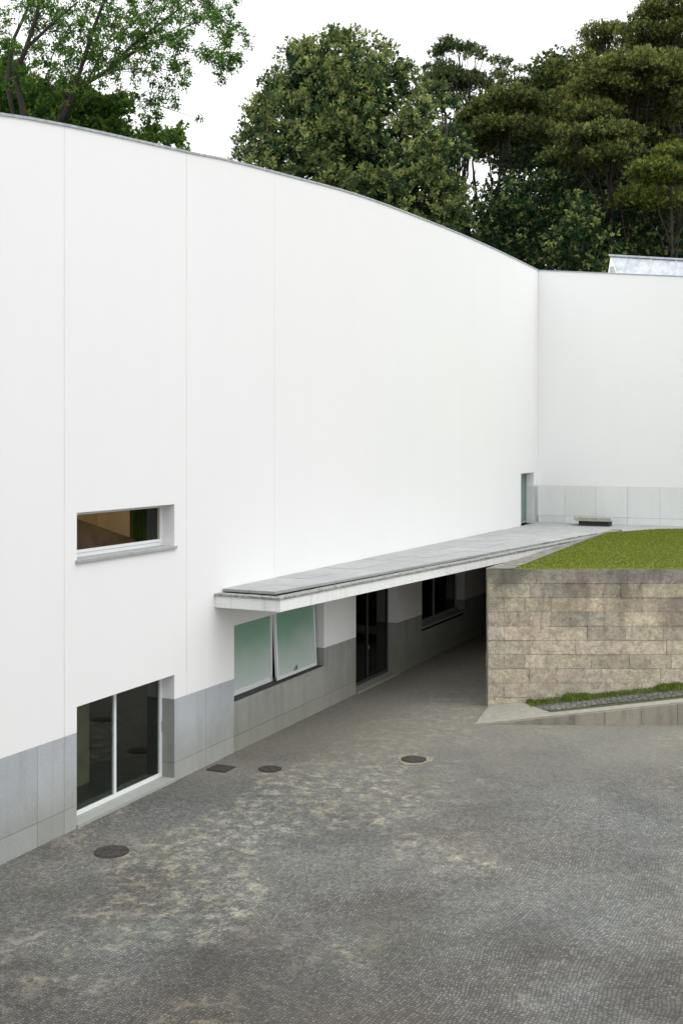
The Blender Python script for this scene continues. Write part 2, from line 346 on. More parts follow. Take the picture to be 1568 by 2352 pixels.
for nme, (a, b, z0, z1) in HOLES.items():
    for s_ in (a, b):
        zz = max(z0, gt(s_)) if nme != 'terr' else (z0 if s_ == a else 5.15)
        wl.quad(W(s_, 0, zz), W(s_, -RD-.12, zz), W(s_, -RD-.12, z1), W(s_, 0, z1))
    wl.quad(W(a, 0, z1), W(b, 0, z1), W(b, -RD-.12, z1), W(a, -RD-.12, z1))
# wing wall (perpendicular to the facade) above its dado, and end faces
WL = 15.0
def wtop(d): return 14.28-.105*d
gz = 5.15
nseg = 12
for i in range(nseg):
    d0, d1 = WL*i/nseg, WL*(i+1)/nseg
    wl.quad(W(SC, d0, gz), W(SC, d1, gz), W(SC, d1, wtop(d1)), W(SC, d0, wtop(d0)))
wl.quad(W(SC, WL, 0), W(SC+9, WL, 0), W(SC+9, WL, wtop(WL)), W(SC, WL, wtop(WL)))
wl.quad(W(S0, 0, 0), W(S0, -9, 0), W(S0, -9, 9), W(S0, 0, top(S0)))
wl.quad(W(S0, -9, 0), W(SC+9, -9, 0), W(SC+9, -9, 12), W(S0, -9, 9))
wl.quad(W(SC+9, -9, 0), W(SC+9, WL, 0), W(SC+9, WL, wtop(WL)), W(SC+9, -9, 12))
wall = wl.build('wall', 'white', B)
# parapet backs and coping
cp = MB(); pb = MB(); k = S0
while k < SC-1e-6:
    e = min(k+1.05, SC)
    for s0, s1 in ((k, e),):
        a0, a1 = top(s0), top(s1)
        cp.hexa([W(s0, -.34, a0), W(s1, -.34, a1), W(s1, .025, a1), W(s0, .025, a0), W(s0, -.34, a0+.045), W(s1, -.34, a1+.045), W(s1, .025, a1+.045), W(s0, .025, a0+.045)])
        pb.quad(W(s0, -.32, a0), W(s1, -.32, a1), W(s1, -.32, a1-2.2), W(s0, -.32, a0-2.2))
    k = e
for i in range(nseg):
    d0, d1 = WL*i/nseg, WL*(i+1)/nseg
    if i == 0: d0 = .0
    a0, a1 = wtop(d0), wtop(d1)
    cp.hexa([W(SC-.025, d0, a0), W(SC+.34, d0, a0), W(SC+.34, d1, a1), W(SC-.025, d1, a1), W(SC-.025, d0, a0+.04), W(SC+.34, d0, a0+.04), W(SC+.34, d1, a1+.04), W(SC-.025, d1, a1+.04)])
    pb.quad(W(SC+.32, d0, a0), W(SC+.32, d1, a1), W(SC+.32, d1, a1-2), W(SC+.32, d0, a0-2))
cp.build('coping', 'coping', B); pb.build('parapet_back', 'white', B)
# roof
rf = MB()
rf.quad(W(S0, -.3, 9.0), W(-4, -.3, 10.6), W(-4, -9, 10.6), W(S0, -9, 8.9))
rz_ = lambda q: 10.6+(q+4)*1.3/(SC+13)
for a, b, n0, n1 in ((-4, 1.6, -.3, -9), (1.6, 8.2, -.3, -.9), (1.6, 8.2, -4.2, -9), (8.2, SC+9, -.3, -9)):  # gap over the upper room, added to let daylight in
    rf.quad(W(a, n0, rz_(a)), W(b, n0, rz_(b)), W(b, n1, rz_(b)), W(a, n1, rz_(a)))
rf.quad(W(SC, -.3, 11.9), W(SC+9, -.3, 11.9), W(SC+9, WL, 11.5), W(SC, WL, 11.5))
rf.build('roof', 'roofing', B)
# thin expansion joints in the render
for s_, z0, z1, wd in ((1.65, gt(1.65), top(1.65), .008), (5.61, gt(5.61), top(5.61), .007), (9.45, gt(9.45)+1.9, top(9.45), .003), (SC-.02, 5.8, 14.26, .008)):
    j = MB(); j.box(s_-wd/2, s_+wd/2, .0, .003, z0, z1, W); j.build('expansion_joint', 'joint_line', B)
# granite dado in panels with open joints
def dado(cols, zlow, parent, mat, top_f, d=0.0, th=.03, zbase=0.0, wing=False, av=.06):
    m = MB()
    for a, b in zip(cols, cols[1:]):
        for r in (0, 1):
            g_ = .004
            za0, za1 = (zbase, zbase+zlow-g_) if r == 0 else (zbase+zlow+g_, None)
            ta, tb = (za1, za1) if r == 0 else (top_f(a)-.002, top_f(b)-.002)
            f = (lambda s, dd, z: W(SC-dd, s, z)) if wing else W
            P = lambda s, dd, z: f(s, dd, z)
            m.hexa([P(a+g_, -th, za0), P(b-g_, -th, za0), P(b-g_, d, za0), P(a+g_, d, za0), P(a+g_, -th, ta), P(b-g_, -th, tb), P(b-g_, d, tb), P(a+g_, d, ta)], gtint(av))
    return m.build('granite_base', mat, parent)
dado([-14, -12.4, -10.8, -9.2, -7.6, -6, -4.4, -2.8, -1.0, .93, 1.65, 2.0], .42, B, 'granite', gt)
dado([5.16, 6.36, 7.56], .38, B, 'granite', gt)
dado([7.56, 9.9, 11.03, 12.15], .37, B, 'granite_old', lambda s: 1.06)
dado([12.15, 13.2, 14.16], .37, B, 'granite_old', gt)
dado([17.16, 18.2, 19.2], .37, B, 'granite_old', gt)
dado([19.2, 20.6, 22.0, 23.3], .37, B, 'granite_old', lambda s: .98)
dado([23.3, 25.0, 26.6, 28.2, 30.0, SC], .37, B, 'granite_old', gt)
dado([32.13, 32.47, SC], .30, B, 'granite_light', lambda s: gz, zbase=3.58)
dado([0, 1.15, 2.45, 3.75, 5.05, 6.35, 7.65, 8.95, 10.25, 11.55, 13.2, WL], .30, B, 'granite_light', lambda s: gz, zbase=3.58, wing=True, av=.05)
def backing(f, a, b, z0, za, zb):
    m = MB(); m.quad(f(a, -.012, z0), f(b, -.012, z0), f(b, -.012, zb), f(a, -.012, za)); m.build('joint_backing', 'backing', B)
for a, b in ((S0, 2.0), (5.16, 7.56), (12.15, 14.16), (17.16, 19.2), (23.3, SC)): backing(W, a, b, 0, gt(a), gt(b))
for a, b in ((7.56, 12.15), (19.2, 23.3)): backing(W, a, b, 0, .95, .95)
backing(W, 32.13, SC, 3.5, gz, gz); backing(lambda s, d, z: W(SC-d, s, z), 0, WL, 0, gz, gz)
# granite jamb linings
for s_, sg, z0, z1 in ((2.0, 1, 0.0, gt(2)), (5.16, -1, 0, gt(5.16)), (7.56, 1, 1.14, gt(7.56)), (12.15, -1, 1.14, gt(12.15)), (14.16, 1, 0, gt(14.16)), (17.16, -1, 0, gt(17.16)), (19.2, 1, 1.06, gt(19.2)), (23.3, -1, 1.06, gt(23.3))):
    lo = .38 if z0 < .5 else z0
    jm = MB(); segs = ((z0+.0, lo-.003), (lo+.003, z1-.002)) if z0 < .5 else ((z0, z1-.002),)
    for za, zb in segs:
        a, b = sorted((s_-sg*.02, s_+sg*.003)); jm.box(a, b, -RD-.1, -.004, za, zb, W, gtint(.04))
    jm.build('granite_jamb', 'granite_old', B)
jm = MB(); jm.box(32.125, 32.15, -RD-.1, -.004, 3.58, gz-.002, W)
jm.build('granite_jamb', 'granite_light', B)
# rooms behind the openings (closed boxes lit by the glass, plus an added roof opening upstairs)
def room(name, s0, s1, dep, z0, z1, wallm, floorm, added_shaft=None):
    m = MB(); d0 = -RD-.12; d1 = -dep
    m.quad(W(s0, d1, z0), W(s1, d1, z0), W(s1, d1, z1), W(s0, d1, z1))
    for s_ in (s0, s1): m.quad(W(s_, d0, z0), W(s_, d1, z0), W(s_, d1, z1), W(s_, d0, z1))
    if added_shaft:                      # unseen roof opening added to brighten the upper room
        a, b, e0, e1, zt = added_shaft
        for p0, p1, q0, q1 in ((s0, a, d0, d1), (b, s1, d0, d1), (a, b, d0, e0), (a, b, e1, d1)): m.quad(W(p0, q0, z1), W(p1, q0, z1), W(p1, q1, z1), W(p0, q1, z1))
        for (p0, q0), (p1, q1) in (((a, e0), (b, e0)), ((b, e0), (b, e1)), ((b, e1), (a, e1)), ((a, e1), (a, e0))): m.quad(W(p0, q0, z1), W(p1, q1, z1), W(p1, q1, zt), W(p0, q0, zt))
    else: m.quad(W(s0, d0, z1), W(s1, d0, z1), W(s1, d1, z1), W(s0, d1, z1))
    m.build(name, wallm, B)
    f = MB(); f.quad(W(s0, d0, z0), W(s1, d0, z0), W(s1, d1, z0), W(s0, d1, z0)); f.build('room_floor', floorm, B)
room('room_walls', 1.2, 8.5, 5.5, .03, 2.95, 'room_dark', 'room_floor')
room('room_walls', 1.2, 8.5, 4.5, 4.3, 7.0, 'reflection_tan', 'reflection_brown', added_shaft=(1.6, 8.2, -.9, -4.2, 11.2))  # made-up tan interior imitating reflections in the upper window
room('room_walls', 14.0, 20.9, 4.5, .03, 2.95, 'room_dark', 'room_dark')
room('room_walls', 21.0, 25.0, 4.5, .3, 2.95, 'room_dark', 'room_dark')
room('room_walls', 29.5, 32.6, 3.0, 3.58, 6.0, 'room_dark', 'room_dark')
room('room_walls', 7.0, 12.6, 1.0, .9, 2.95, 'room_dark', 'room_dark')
ic = MB(); ic.box(3.5, 4.3, -1.9, -1.5, .03, 2.95, W); ic.build('interior_column', 'room_white', B)
ip = MB(); ip.hexa([W(2.3, -1.3, 4.3), W(5.45, -1.3, 4.3), W(5.45, -1.2, 4.3), W(2.3, -1.2, 4.3), W(2.3, -1.3, 5.83), W(5.45, -1.3, 4.93), W(5.45, -1.2, 4.93), W(2.3, -1.2, 5.83)]); ip.build('reflection_panel', 'reflection_brown', B)  # made-up diagonal imitating a brown reflection in the upper window
icu = MB()  # made-up folds imitating a green reflection in the upper window
for i in range(26): icu.box(5.97+i*.09, 6.05+i*.09, -1.70-.03*(i % 2), -1.6-.03*(i % 2), 4.3, 6.9, W)
icu.build('reflection_folds', 'reflection_green', B)

def frame(parent, s0, s1, z0, z1, mulls=(), bw=.07, bot=.07, mat='alu', gmat='glass', d=-RD, dep=.07, topw=None, name='window'):
    e = MB(); tw = topw or bw
    e.box(s0, s0+bw, d-dep, d, z0+bot, z1-tw, W); e.box(s1-bw, s1, d-dep, d, z0+bot, z1-tw, W)
    e.box(s0, s1, d-dep, d, z0, z0+bot, W); e.box(s0, s1, d-dep, d, z1-tw, z1, W)
    for q in mulls: e.box(q-.036, q+.036, d-dep, d-.002, z0+bot, z1-tw, W)
    o = e.build(name, mat, parent, bevel=.004)
    xs = [s0+bw]+[q for q in mulls]+[s1-bw]
    for i, (a, b) in enumerate(zip(xs, xs[1:])):
        a2 = a+(.036 if i > 0 else 0); b2 = b-(.036 if i < len(xs)-2 else 0)
        p = MB(); p.box(a2, b2, d-.045, d-.037, z0+bot, z1-tw, W); q = p.build('pane', gmat, o); q.location = (0, 0, 0)
    return o
# upper window
f = frame(B, 2.0, 5.16, 4.86, 5.715, bw=.06, bot=.13, topw=.07, gmat='glass_up')
s_ = MB(); s_.box(1.96, 5.20, -RD, .05, 4.80, 4.86, W); q = s_.build('sill', 'edge', f, bevel=.005); q.data.materials[0] = M['paving']; q.location = (0, 0, 0)
s_ = MB(); s_.box(2.06, 5.10, -RD+.002, -RD+.006, 4.93, 4.938, W); q = s_.build('drip_rail', 'alu_grey', f); q.location = (0, 0, 0)
# sliding glass door at ground level
f = frame(B, 2.0, 5.16, .07, 2.2, mulls=(3.56,), bw=.075, bot=.075, name='glass_door')
s_ = MB(); s_.box(2.0, 5.16, -RD-.1, .03, .0, .07, W, (1.05, 1.05, 1.03)); q = s_.build('threshold', 'granite', f, bevel=.004); q.location = (0, 0, 0)
s_ = MB(); s_.box(5.12, 5.15, -RD+.002, -RD+.02, 1.0, 1.22, W); q = s_.build('handle', 'alu_grey', f); q.location = (0, 0, 0)
# green frosted window: fixed light left, top-hung sash propped open right
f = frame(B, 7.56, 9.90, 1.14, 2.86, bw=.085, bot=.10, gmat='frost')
s_ = MB(); s_.box(7.56, 12.15, -RD-.1, .0, 1.06, 1.14, W); q = s_.build('sill', 'granite_old', f); q.location = (0, 0, 0)
s_ = MB(); s_.box(7.563, 12.147, -RD, -.01, 1.141, 1.145, W); q = s_.build('sill_lining', 'concrete_dark', f); q.location = (0, 0, 0)
q = MB(); q.box(9.902, 9.93, -RD-.06, -RD-.01, 1.14, 2.86, W); q.box(12.08, 12.147, -RD-.06, -RD-.01, 1.14, 2.86, W); q.box(9.91, 12.08, -RD-.06, -RD-.01, 2.80, 2.86, W); q.box(9.91, 12.08, -RD-.06, -RD-.01, 1.14, 1.2, W)
f2 = q.build('window', 'alu_grey', B)
def tilt(s, d, z):
    h = 2.84-z; a = math.radians(3.0); return W(s, -RD+.01+math.sin(a)*h+d*math.cos(a), 2.84-h*math.cos(a)+d*math.sin(a))
q = MB(); q.box(9.905, 9.985, -.02, .045, 1.235, 2.84, tilt); q.box(12.0, 12.055, 0, .045, 1.235, 2.84, tilt); q.box(9.905, 12.055, 0, .045, 1.16, 1.235, tilt); q.box(9.985, 12.0, 0, .045, 2.79, 2.84, tilt)
o = q.build('open_sash', 'alu', f2, bevel=.003); o.location = (0, 0, 0)
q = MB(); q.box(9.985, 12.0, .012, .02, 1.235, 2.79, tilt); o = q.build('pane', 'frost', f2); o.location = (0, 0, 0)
q = MB(); q.tube([tilt(10.78, .05, 1.24), tilt(10.86, .09, 1.37), tilt(10.92, .05, 1.24)], [.011]*3, 6); o = q.build('stay', 'darkframe', f2); o.location = (0, 0, 0)
# dark double door under the canopy
f = frame(B, 14.16, 17.16, .06, 2.86, mulls=(15.66,), bw=.06, bot=.09, mat='darkframe', gmat='darkglass', name='dark_door')
s_ = MB(); s_.box(14.16, 17.16, -RD-.1, .06, 0, .06, W); q = s_.build('threshold', 'granite_old', f); q.location = (0, 0, 0)
q = MB(); q.tube([W(15.6, -RD+.05, 1.0), W(15.6, -RD+.05, 1.1)], [.012, .012], 8); q = q.build('handle', 'alu_grey', f); q.location = (0, 0, 0)
# dark strip window under the canopy
f = frame(B, 19.2, 23.3, 1.12, 2.86, mulls=(21.1,), bw=.07, bot=.09, mat='alu_grey', gmat='darkglass')
s_ = MB(); s_.box(19.18, 23.32, -RD, .03, 1.06, 1.12, W); q = s_.build('sill', 'granite_old', f); q.location = (0, 0, 0)
# terrace door near the corner
f = frame(B, 30.24, 32.12, 3.62, 5.72, mulls=(31.2,), bw=.06, bot=.07, mat='alu_grey', gmat='door_reflection', name='glass_door')

# canopy: wedge-shaped slab growing wider to the right
CA = (6.80, 0.0); ce = 27.6
def cfront(s): return 1.62+(s-6.73)*.1147
def ctop(s): return 3.685-.0038*(s-6.73)
can = MB(); poly = [(6.76, 0.002), (6.73, 1.62), (ce, cfront(ce)), (ce, .002)]
def Wp(pl): return [W(a, b, 0)[:2] for a, b in pl]
def sOf(x, y): return (x-O[0])*U[0]+(y-O[1])*U[1]
segs = [6.73, 7.9, 9.15, 10.5, 12.6, 14.7, 16.8, 18.9, 20.6, 22.0, 23.4, 24.8, 26.2, ce]
for a, b in zip(segs, segs[1:]):
    g_ = .005
    can.hexa([W(a+g_, .002, 3.385), W(b-g_, .002, 3.385), W(b-g_, cfront(b-g_), 3.385), W(a+g_, cfront(a+g_), 3.385), W(a+g_, .002, ctop(a)-.05), W(b-g_, .002, ctop(b)-.05), W(b-g_, cfront(b), ctop(b)-.05), W(a+g_, cfront(a), ctop(a)-.05)])
can.hexa([W(6.75, .002, 3.395), W(ce-.02, .002, 3.395), W(ce-.02, cfront(ce)-.012, 3.395), W(6.75, 1.6, 3.395), W(6.75, .002, ctop(7)-.06), W(ce-.02, .002, ctop(ce)-.06), W(ce-.02, cfront(ce)-.012, ctop(ce)-.06), W(6.75, 1.6, ctop(7)-.06)])
cano = can.build('canopy', 'fascia', B)
ed = MB(); segs2 = [6.70, 8.4, 10.0, 11.7, 13.4, 15.2, 17.0, 18.6, 20.2, 21.8, 23.4, 25, 26.3, ce]
for a, b in zip(segs2, segs2[1:]):
    zz = random.uniform(-.004, .006)
    ed.hexa([W(a, cfront(a)-.24, ctop(a)-.05), W(b-.012, cfront(b)-.24, ctop(b)-.05), W(b-.012, cfront(b)+.02, ctop(b)-.05), W(a, cfront(a)+.02, ctop(a)-.05),
             W(a, cfront(a)-.24, ctop(a)+zz), W(b-.012, cfront(b)-.24, ctop(b)+zz), W(b-.012, cfront(b)+.02, ctop(b)+zz), W(a, cfront(a)+.02, ctop(a)+zz)])
ed.hexa([W(6.70, .002, 3.635), W(6.95, .002, 3.635), W(6.93, 1.375, 3.635), W(6.70, 1.375, 3.635), W(6.70, .002, 3.687), W(6.95, .002, 3.687), W(6.93, 1.375, 3.687), W(6.70, 1.375, 3.687)])
q = ed.build('edge_stones', 'edge', cano, bevel=.006); q.location = (0, 0, 0)
gu = MB(); gu.hexa([W(6.95, .002, 3.60), W(ce, .002, 3.56), W(ce, cfront(ce)-.2, 3.56), W(6.93, 1.42, 3.60), W(6.95, .002, 3.65), W(ce, .002, 3.585), W(ce, cfront(ce)-.2, 3.585), W(6.93, 1.42, 3.65)])
q = gu.build('gutter', 'gutter', cano); q.location = (0, 0, 0)
pv = MB()
def ptop(s): return 3.755-.0062*(s-7.1)
cols = [7.06]
while cols[-1] < ce-1: cols.append(cols[-1]+1.25)
cols[-1] = ce
for a, b in zip(cols, cols[1:]):
    g_ = .006; rows = [0.004, .8, 1.6, 2.4, 3.2, 4.0]
    ma = cfront(a)-.34; mb = cfront(b)-.34; n = max(1, round(ma/.85))
    for r in range(n):
        a0, a1 = ma*r/n+.004, ma*(r+1)/n; b0, b1 = mb*r/n+.004, mb*(r+1)/n
        za = ptop(a); zb = ptop(b)-.0; j = random.uniform(-.003, .003)
        pv.hexa([W(a+g_, a0+g_, za-.06), W(b-g_, b0+g_, zb-.06), W(b-g_, b1-g_, zb-.06), W(a+g_, a1-g_, za-.06), W(a+g_, a0+g_, za+j), W(b-g_, b0+g_, zb+j), W(b-g_, b1-g_, zb+j), W(a+g_, a1-g_, za+j)], gtint(.07))
q = pv.build('paving_slabs', 'paving', cano); q.location = (0, 0, 0)
# skylight on the wing roof
sk = empty('skylight', (0, 0, 0)); sk.parent = B; sk.location = (-B.location[0], -B.location[1], 0)
d0 = 2.8
def rz(d): return 14.86-.13*(d-d0)
HB = .62                                                    # the gable leans in: the sheet starts further right at its foot
q = MB(); q.hexa([W(SC+.36, d0+HB, rz(d0)-1.15), W(SC+1.3, d0, rz(d0)-.02), W(SC+1.3, 12, rz(12)-.02), W(SC+.36, 12, rz(12)-1.15),
                  W(SC+.42, d0+HB, rz(d0)-1.10), W(SC+1.3, d0, rz(d0)+.04), W(SC+1.3, 12, rz(12)+.04), W(SC+.42, 12, rz(12)-1.10)])
for i in range(9):
    dd = d0+.7+i*1.0; a = .022
    q.hexa([W(SC+.38, dd-a, rz(dd)-1.10), W(SC+1.28, dd-a, rz(dd)), W(SC+1.28, dd+a, rz(dd)), W(SC+.38, dd+a, rz(dd)-1.10), W(SC+.36, dd-a, rz(dd)-1.06), W(SC+1.26, dd-a, rz(dd)+.05), W(SC+1.26, dd+a, rz(dd)+.05), W(SC+.36, dd+a, rz(dd)-1.06)])
o = q.build('sloping_sheet', 'zinc', sk); o.location = (0, 0, 0)
q = MB(); q.hexa([W(SC+1.22, d0-.08, rz(d0)+.045), W(SC+1.46, d0-.08, rz(d0)+.045), W(SC+1.46, 12, rz(12)+.045), W(SC+1.22, 12, rz(12)+.045), W(SC+1.22, d0-.08, rz(d0)+.12), W(SC+1.46, d0-.08, rz(d0)+.12), W(SC+1.46, 12, rz(12)+.12), W(SC+1.22, 12, rz(12)+.12)])
o = q.build('ridge_cap', 'zinc', sk); o.location = (0, 0, 0)
q = MB(); q.hexa([W(SC+.40, d0+.02, 11.9), W(SC+1.9, d0+.02, 11.9), W(SC+1.9, d0+.08, 11.9), W(SC+.40, d0+.08, 11.9), W(SC+.40, d0+.02, rz(d0)-1.14), W(SC+1.9, d0+.02, rz(d0)-.9), W(SC+1.9, d0+.08, rz(d0)-.9), W(SC+.40, d0+.08, rz(d0)-1.14)])
q.hexa([W(SC+.42, d0, rz(d0)-1.2), W(SC+.38, d0+HB, rz(d0)-1.2), W(SC+.5, d0+HB, rz(d0)-1.2), W(SC+1.0, d0+.1, rz(d0)-1.2), W(SC+1.28, d0-.01, rz(d0)), W(SC+1.28, d0+.01, rz(d0)), W(SC+1.32, d0+.02, rz(d0)), W(SC+1.32, d0+.0, rz(d0))])
q.hexa([W(SC+.42, d0, rz(d0)-1.2), W(SC+1.0, d0+.1, rz(d0)-1.2), W(SC+2.1, d0+.1, rz(d0)-1.2), W(SC+2.1, d0, rz(d0)-1.2), W(SC+1.27, d0, rz(d0)), W(SC+1.28, d0+.03, rz(d0)), W(SC+1.4, d0+.03, rz(d0)), W(SC+1.4, d0, rz(d0))])
o = q.build('gable_end', 'alu', sk); o.location = (0, 0, 0)
q = MB()
for i in range(4):
    a = .16+i*.2; e_ = d0+HB*a; q.hexa([W(SC+.40, e_-.012, rz(d0)-1.18), W(SC+.40, e_+.03, rz(d0)-1.18), W(SC+.37, e_+.03, rz(d0)-1.18), W(SC+.37, e_-.012, rz(d0)-1.18), W(SC+.40+.6*(1-a*.3), d0+HB*a*.38-.01, rz(d0)-.45), W(SC+.40+.6*(1-a*.3), d0+HB*a*.38+.02, rz(d0)-.45), W(SC+.37+.6*(1-a*.3), d0+HB*a*.38+.02, rz(d0)-.45), W(SC+.37+.6*(1-a*.3), d0+HB*a*.38-.01, rz(d0)-.45)])
o = q.build('louvre', 'alu_grey', sk); o.location = (0, 0, 0)
q = MB(); q.hexa([W(SC+1.4, d0, rz(d0)-.03), W(SC+2.0, d0, rz(d0)-1.2), W(SC+2.0, 12, rz(12)-1.2), W(SC+1.4, 12, rz(12)-.03), W(SC+1.46, d0, rz(d0)), W(SC+2.06, d0, rz(d0)-1.2), W(SC+2.06, 12, rz(12)-1.2), W(SC+1.46, 12, rz(12))])
o = q.build('rear_sheet', 'zinc', sk); o.location = (0, 0, 0)

# ================================================================== TERRACE AND LAWN
RC = (3.856, 30.07); RH = 3.64; LD = (.438, .899)             # retaining-wall corner and its side direction
def RS(t, off=0): return (RC[0]+LD[0]*t+.899*off, RC[1]+LD[1]*t-.438*off)
# terrace slab between canopy and wing, on a solid ceiling that keeps the passage below dark
t_ = MB()
te = [(ce+.004, .003), (ce+.004, 4.1), (ce+.9, 4.6), (30.3, 5.2), (30.9, 7.0), (SC-.003, 7.2), (SC-.003, .003)]
t_.prism(Wp(te)[::-1], 3.3, 3.60); tag(t_.build('terrace', 'paving'), kind='structure')
# lawn
lw = MB(); far = [W(SC-.02, 7.0, 0)[:2], W(SC-.02, 14.9, 0)[:2]]
A1 = RS(.0, .66); A1 = (RC[0]+.68, RC[1]+.02)
endp = RS(13.2, .10)
LP = [(A1[0], A1[1]), (60, RC[1]+.02), (60, 60), W(SC+6, 15.1, 0)[:2], W(SC-.02, 15.1, 0)[:2], W(SC-.02, 6.2, 0)[:2], W(30.6, 6.35, 0)[:2], W(30.0, 5.45, 0)[:2], endp]
def inpoly(x, y, P):
    r = np.zeros_like(x, dtype=bool); n = len(P)
    for i in range(n):
        (x1, y1), (x2, y2) = P[i], P[(i+1) % n]
        c = ((y1 > y) != (y2 > y)) & (x < (x2-x1)*(y-y1)/((y2-y1) or 1e-9)+x1); r ^= c
    return r
lw.prism(LP, 3.3, 3.655); tag(lw.build('lawn_ground', 'turf'), kind='structure')
# generic leaf cards (each a bent diamond)
def cards(name, mat, cen, dirv, size, tint, width=.5, parent=None, fold=True):
    n = len(cen); d = dirv/np.linalg.norm(dirv, axis=1, keepdims=True)
    r = rng.normal(size=(n, 3)); side = np.cross(d, r); side /= np.linalg.norm(side, axis=1, keepdims=True)+1e-9
    L = size[:, None]; wv = side*L*width*.5; up = np.cross(side, d)*L*.12
    V = np.empty((n, 4, 3)); V[:, 0] = cen-d*L*.5; V[:, 1] = cen+wv+up; V[:, 2] = cen+d*L*.5; V[:, 3] = cen-wv+up
    me = bpy.data.meshes.new(name); me.vertices.add(4*n); me.vertices.foreach_set('co', V.astype(np.float32).ravel())
    me.loops.add(4*n); me.loops.foreach_set('vertex_index', np.arange(4*n, dtype=np.int32))
    me.polygons.add(n); me.polygons.foreach_set('loop_start', np.arange(0, 4*n, 4, dtype=np.int32))
    try: me.polygons.foreach_set('loop_total', np.full(n, 4, dtype=np.int32))
    except Exception: pass
    me.update(calc_edges=True)
    a = me.color_attributes.new('tint', 'FLOAT_COLOR', 'POINT'); col = np.ones((n, 4, 4), dtype=np.float32); col[:, :, :3] = tint[:, None, :]
    a.data.foreach_set('color', col.ravel()); me.materials.append(M[mat])
    o = bpy.data.objects.new(name, me); C.objects.link(o)
    if parent: o.parent = parent; o.location = tuple(-c for c in parent.location)
    return o
def blades(name, pts, h, mat, lean=.5, w_=.12):
    n = len(pts); h = h*rng.uniform(.5, 1.3, n); d = np.stack([rng.normal(0, lean, n), rng.normal(0, lean, n), np.ones(n)], 1)
    c = pts.copy(); c[:, 2] += h*.4
    t = np.stack([rng.uniform(0, 1, n), rng.uniform(0, 1, n), np.zeros(n)], 1)
    return cards(name, mat, c, d, h, t, w_)
n = 480000; x = rng.uniform(4, 30, n); y = rng.uniform(30, 48, n); ok = inpoly(x, y, LP) & (rng.uniform(0, 1, n) < 1) & (x < .45*y+6)
x, y = x[ok], y[ok]; o = blades('lawn_grass', np.stack([x, y, np.full(len(x), 3.65)], 1), .05, 'blade', .6, .28)
tag(o, 'short bright green mown grass on the raised lawn', 'grass', kind='stuff')

# ================================================================== RETAINING WALL
R = empty('retaining_wall', (RC[0], RC[1], 0)); tag(R, 'retaining wall of rough sandy granite blocks holding up the lawn', 'retaining wall')
bl = MB(); CH = RH/9.72
def course(f, length, z0, z1, first, tintf):
    p = 0.0; ln = first
    while p < length:
        e = min(p+ln, length); ty = tintf(); g_ = .0045; bu = random.uniform(-.014, .008)
        h_ = .003; bl.hexa([f(p+h_, .35, z0+g_), f(e-h_, .35, z0+g_), f(e-h_, bu, z0+g_), f(p+h_, bu, z0+g_), f(p+h_, .35, z1-g_), f(e-h_, .35, z1-g_), f(e-h_, bu, z1-g_), f(p+h_, bu, z1-g_)], ty)
        p = e; ln = random.choice((.55, .7, .85, 1.0, 1.2, 1.4))
zc = RH; i = 0
while zc > 0.01:
    z1 = zc; z0 = max(zc-CH, -.12)
    if i == 0:
        tf = lambda: tuple(x*random.uniform(.92, 1.02) for x in (.88, .88, .9))
    else: tf = lambda: (lambda k: (k*random.uniform(1.0, 1.07), k*random.uniform(.97, 1.01), k*random.uniform(.88, .98)))(random.uniform(.82, 1.14))
    course(lambda p, dd, z: (RC[0]+p, RC[1]-0+dd, z), 42, z0, z1, (.42, 1.1)[i % 2], tf)
    course(lambda p, dd, z: (RC[0]+LD[0]*(p+.001)+.899*(dd+.001), RC[1]+.35+LD[1]*p-.438*dd, z), 15.0, z0, z1, (1.2, .7)[i % 2], tf)
    zc -= CH; i += 1
wo = bl.build('stone_blocks', 'block', R, bevel=.010)
bb = MB(); bb.prism([(RC[0]+.03, RC[1]+.03), (RC[0]+41.9, RC[1]+.03), (RC[0]+41.9, RC[1]+.33), (RC[0]+.2, RC[1]+.33)], -.05, RH-.02)
bb.prism([(RC[0]+.04, RC[1]+.04), (RC[0]+.33, RC[1]+.04), RS(15, .3), RS(15, .03)], -.05, RH-.025); bb.build('mortar_core', 'block_joint', R)
# cap stones along the passage edge
cpz = MB(); t0 = .0; 
def capw(t): return max(.10, .60-.045*t)
while t0 < 13.1:
    t1 = min(t0+random.uniform(.9, 1.4), 13.2); a, b = RS(t0, -.0), RS(t1-.01, -.0); c_, d_ = RS(t1-.01, capw(t1)), RS(t0, capw(t0))
    if t0 == 0: a = (RC[0]+.0, RC[1]+.0); d_ = (RC[0]+.70, RC[1]+.0)
    cpz.prism([a, d_, c_, b], RH+.003, RH+.028, tuple(x*random.uniform(.9, 1.1) for x in (1, 1, 1))); t0 = t1
cpz.build('cap_stones', 'cap', R, bevel=.006)

# end of the passage: bulkhead, bench slab and a leaning board in the dark
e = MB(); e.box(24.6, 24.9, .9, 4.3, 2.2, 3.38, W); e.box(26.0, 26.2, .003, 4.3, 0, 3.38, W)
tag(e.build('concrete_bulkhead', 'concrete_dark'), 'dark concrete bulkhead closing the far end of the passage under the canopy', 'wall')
for nm, s0, s1, d0_, d1_, z0, lab in (('stone_bench', 21.6, 22.5, 1.45, 3.2, 0, 'low concrete bench standing in the dark passage under the canopy'),):
    bn = empty(nm, W(s0, d0_, 0)); tag(bn, lab, 'bench')
    q = MB(); q.box(s0, s1, d0_, d1_, .33, .47, W); q.build('seat', 'concrete', bn, bevel=.01)
    q = MB(); q.box(s0+.2, s1-.2, d0_+.3, d0_+.5, 0, .33, W); q.build('leg', 'concrete_dark', bn)
    q = MB(); q.box(s0+.2, s1-.2, d1_-.4, d1_-.2, 0, .33, W); q.build('leg', 'concrete_dark', bn)
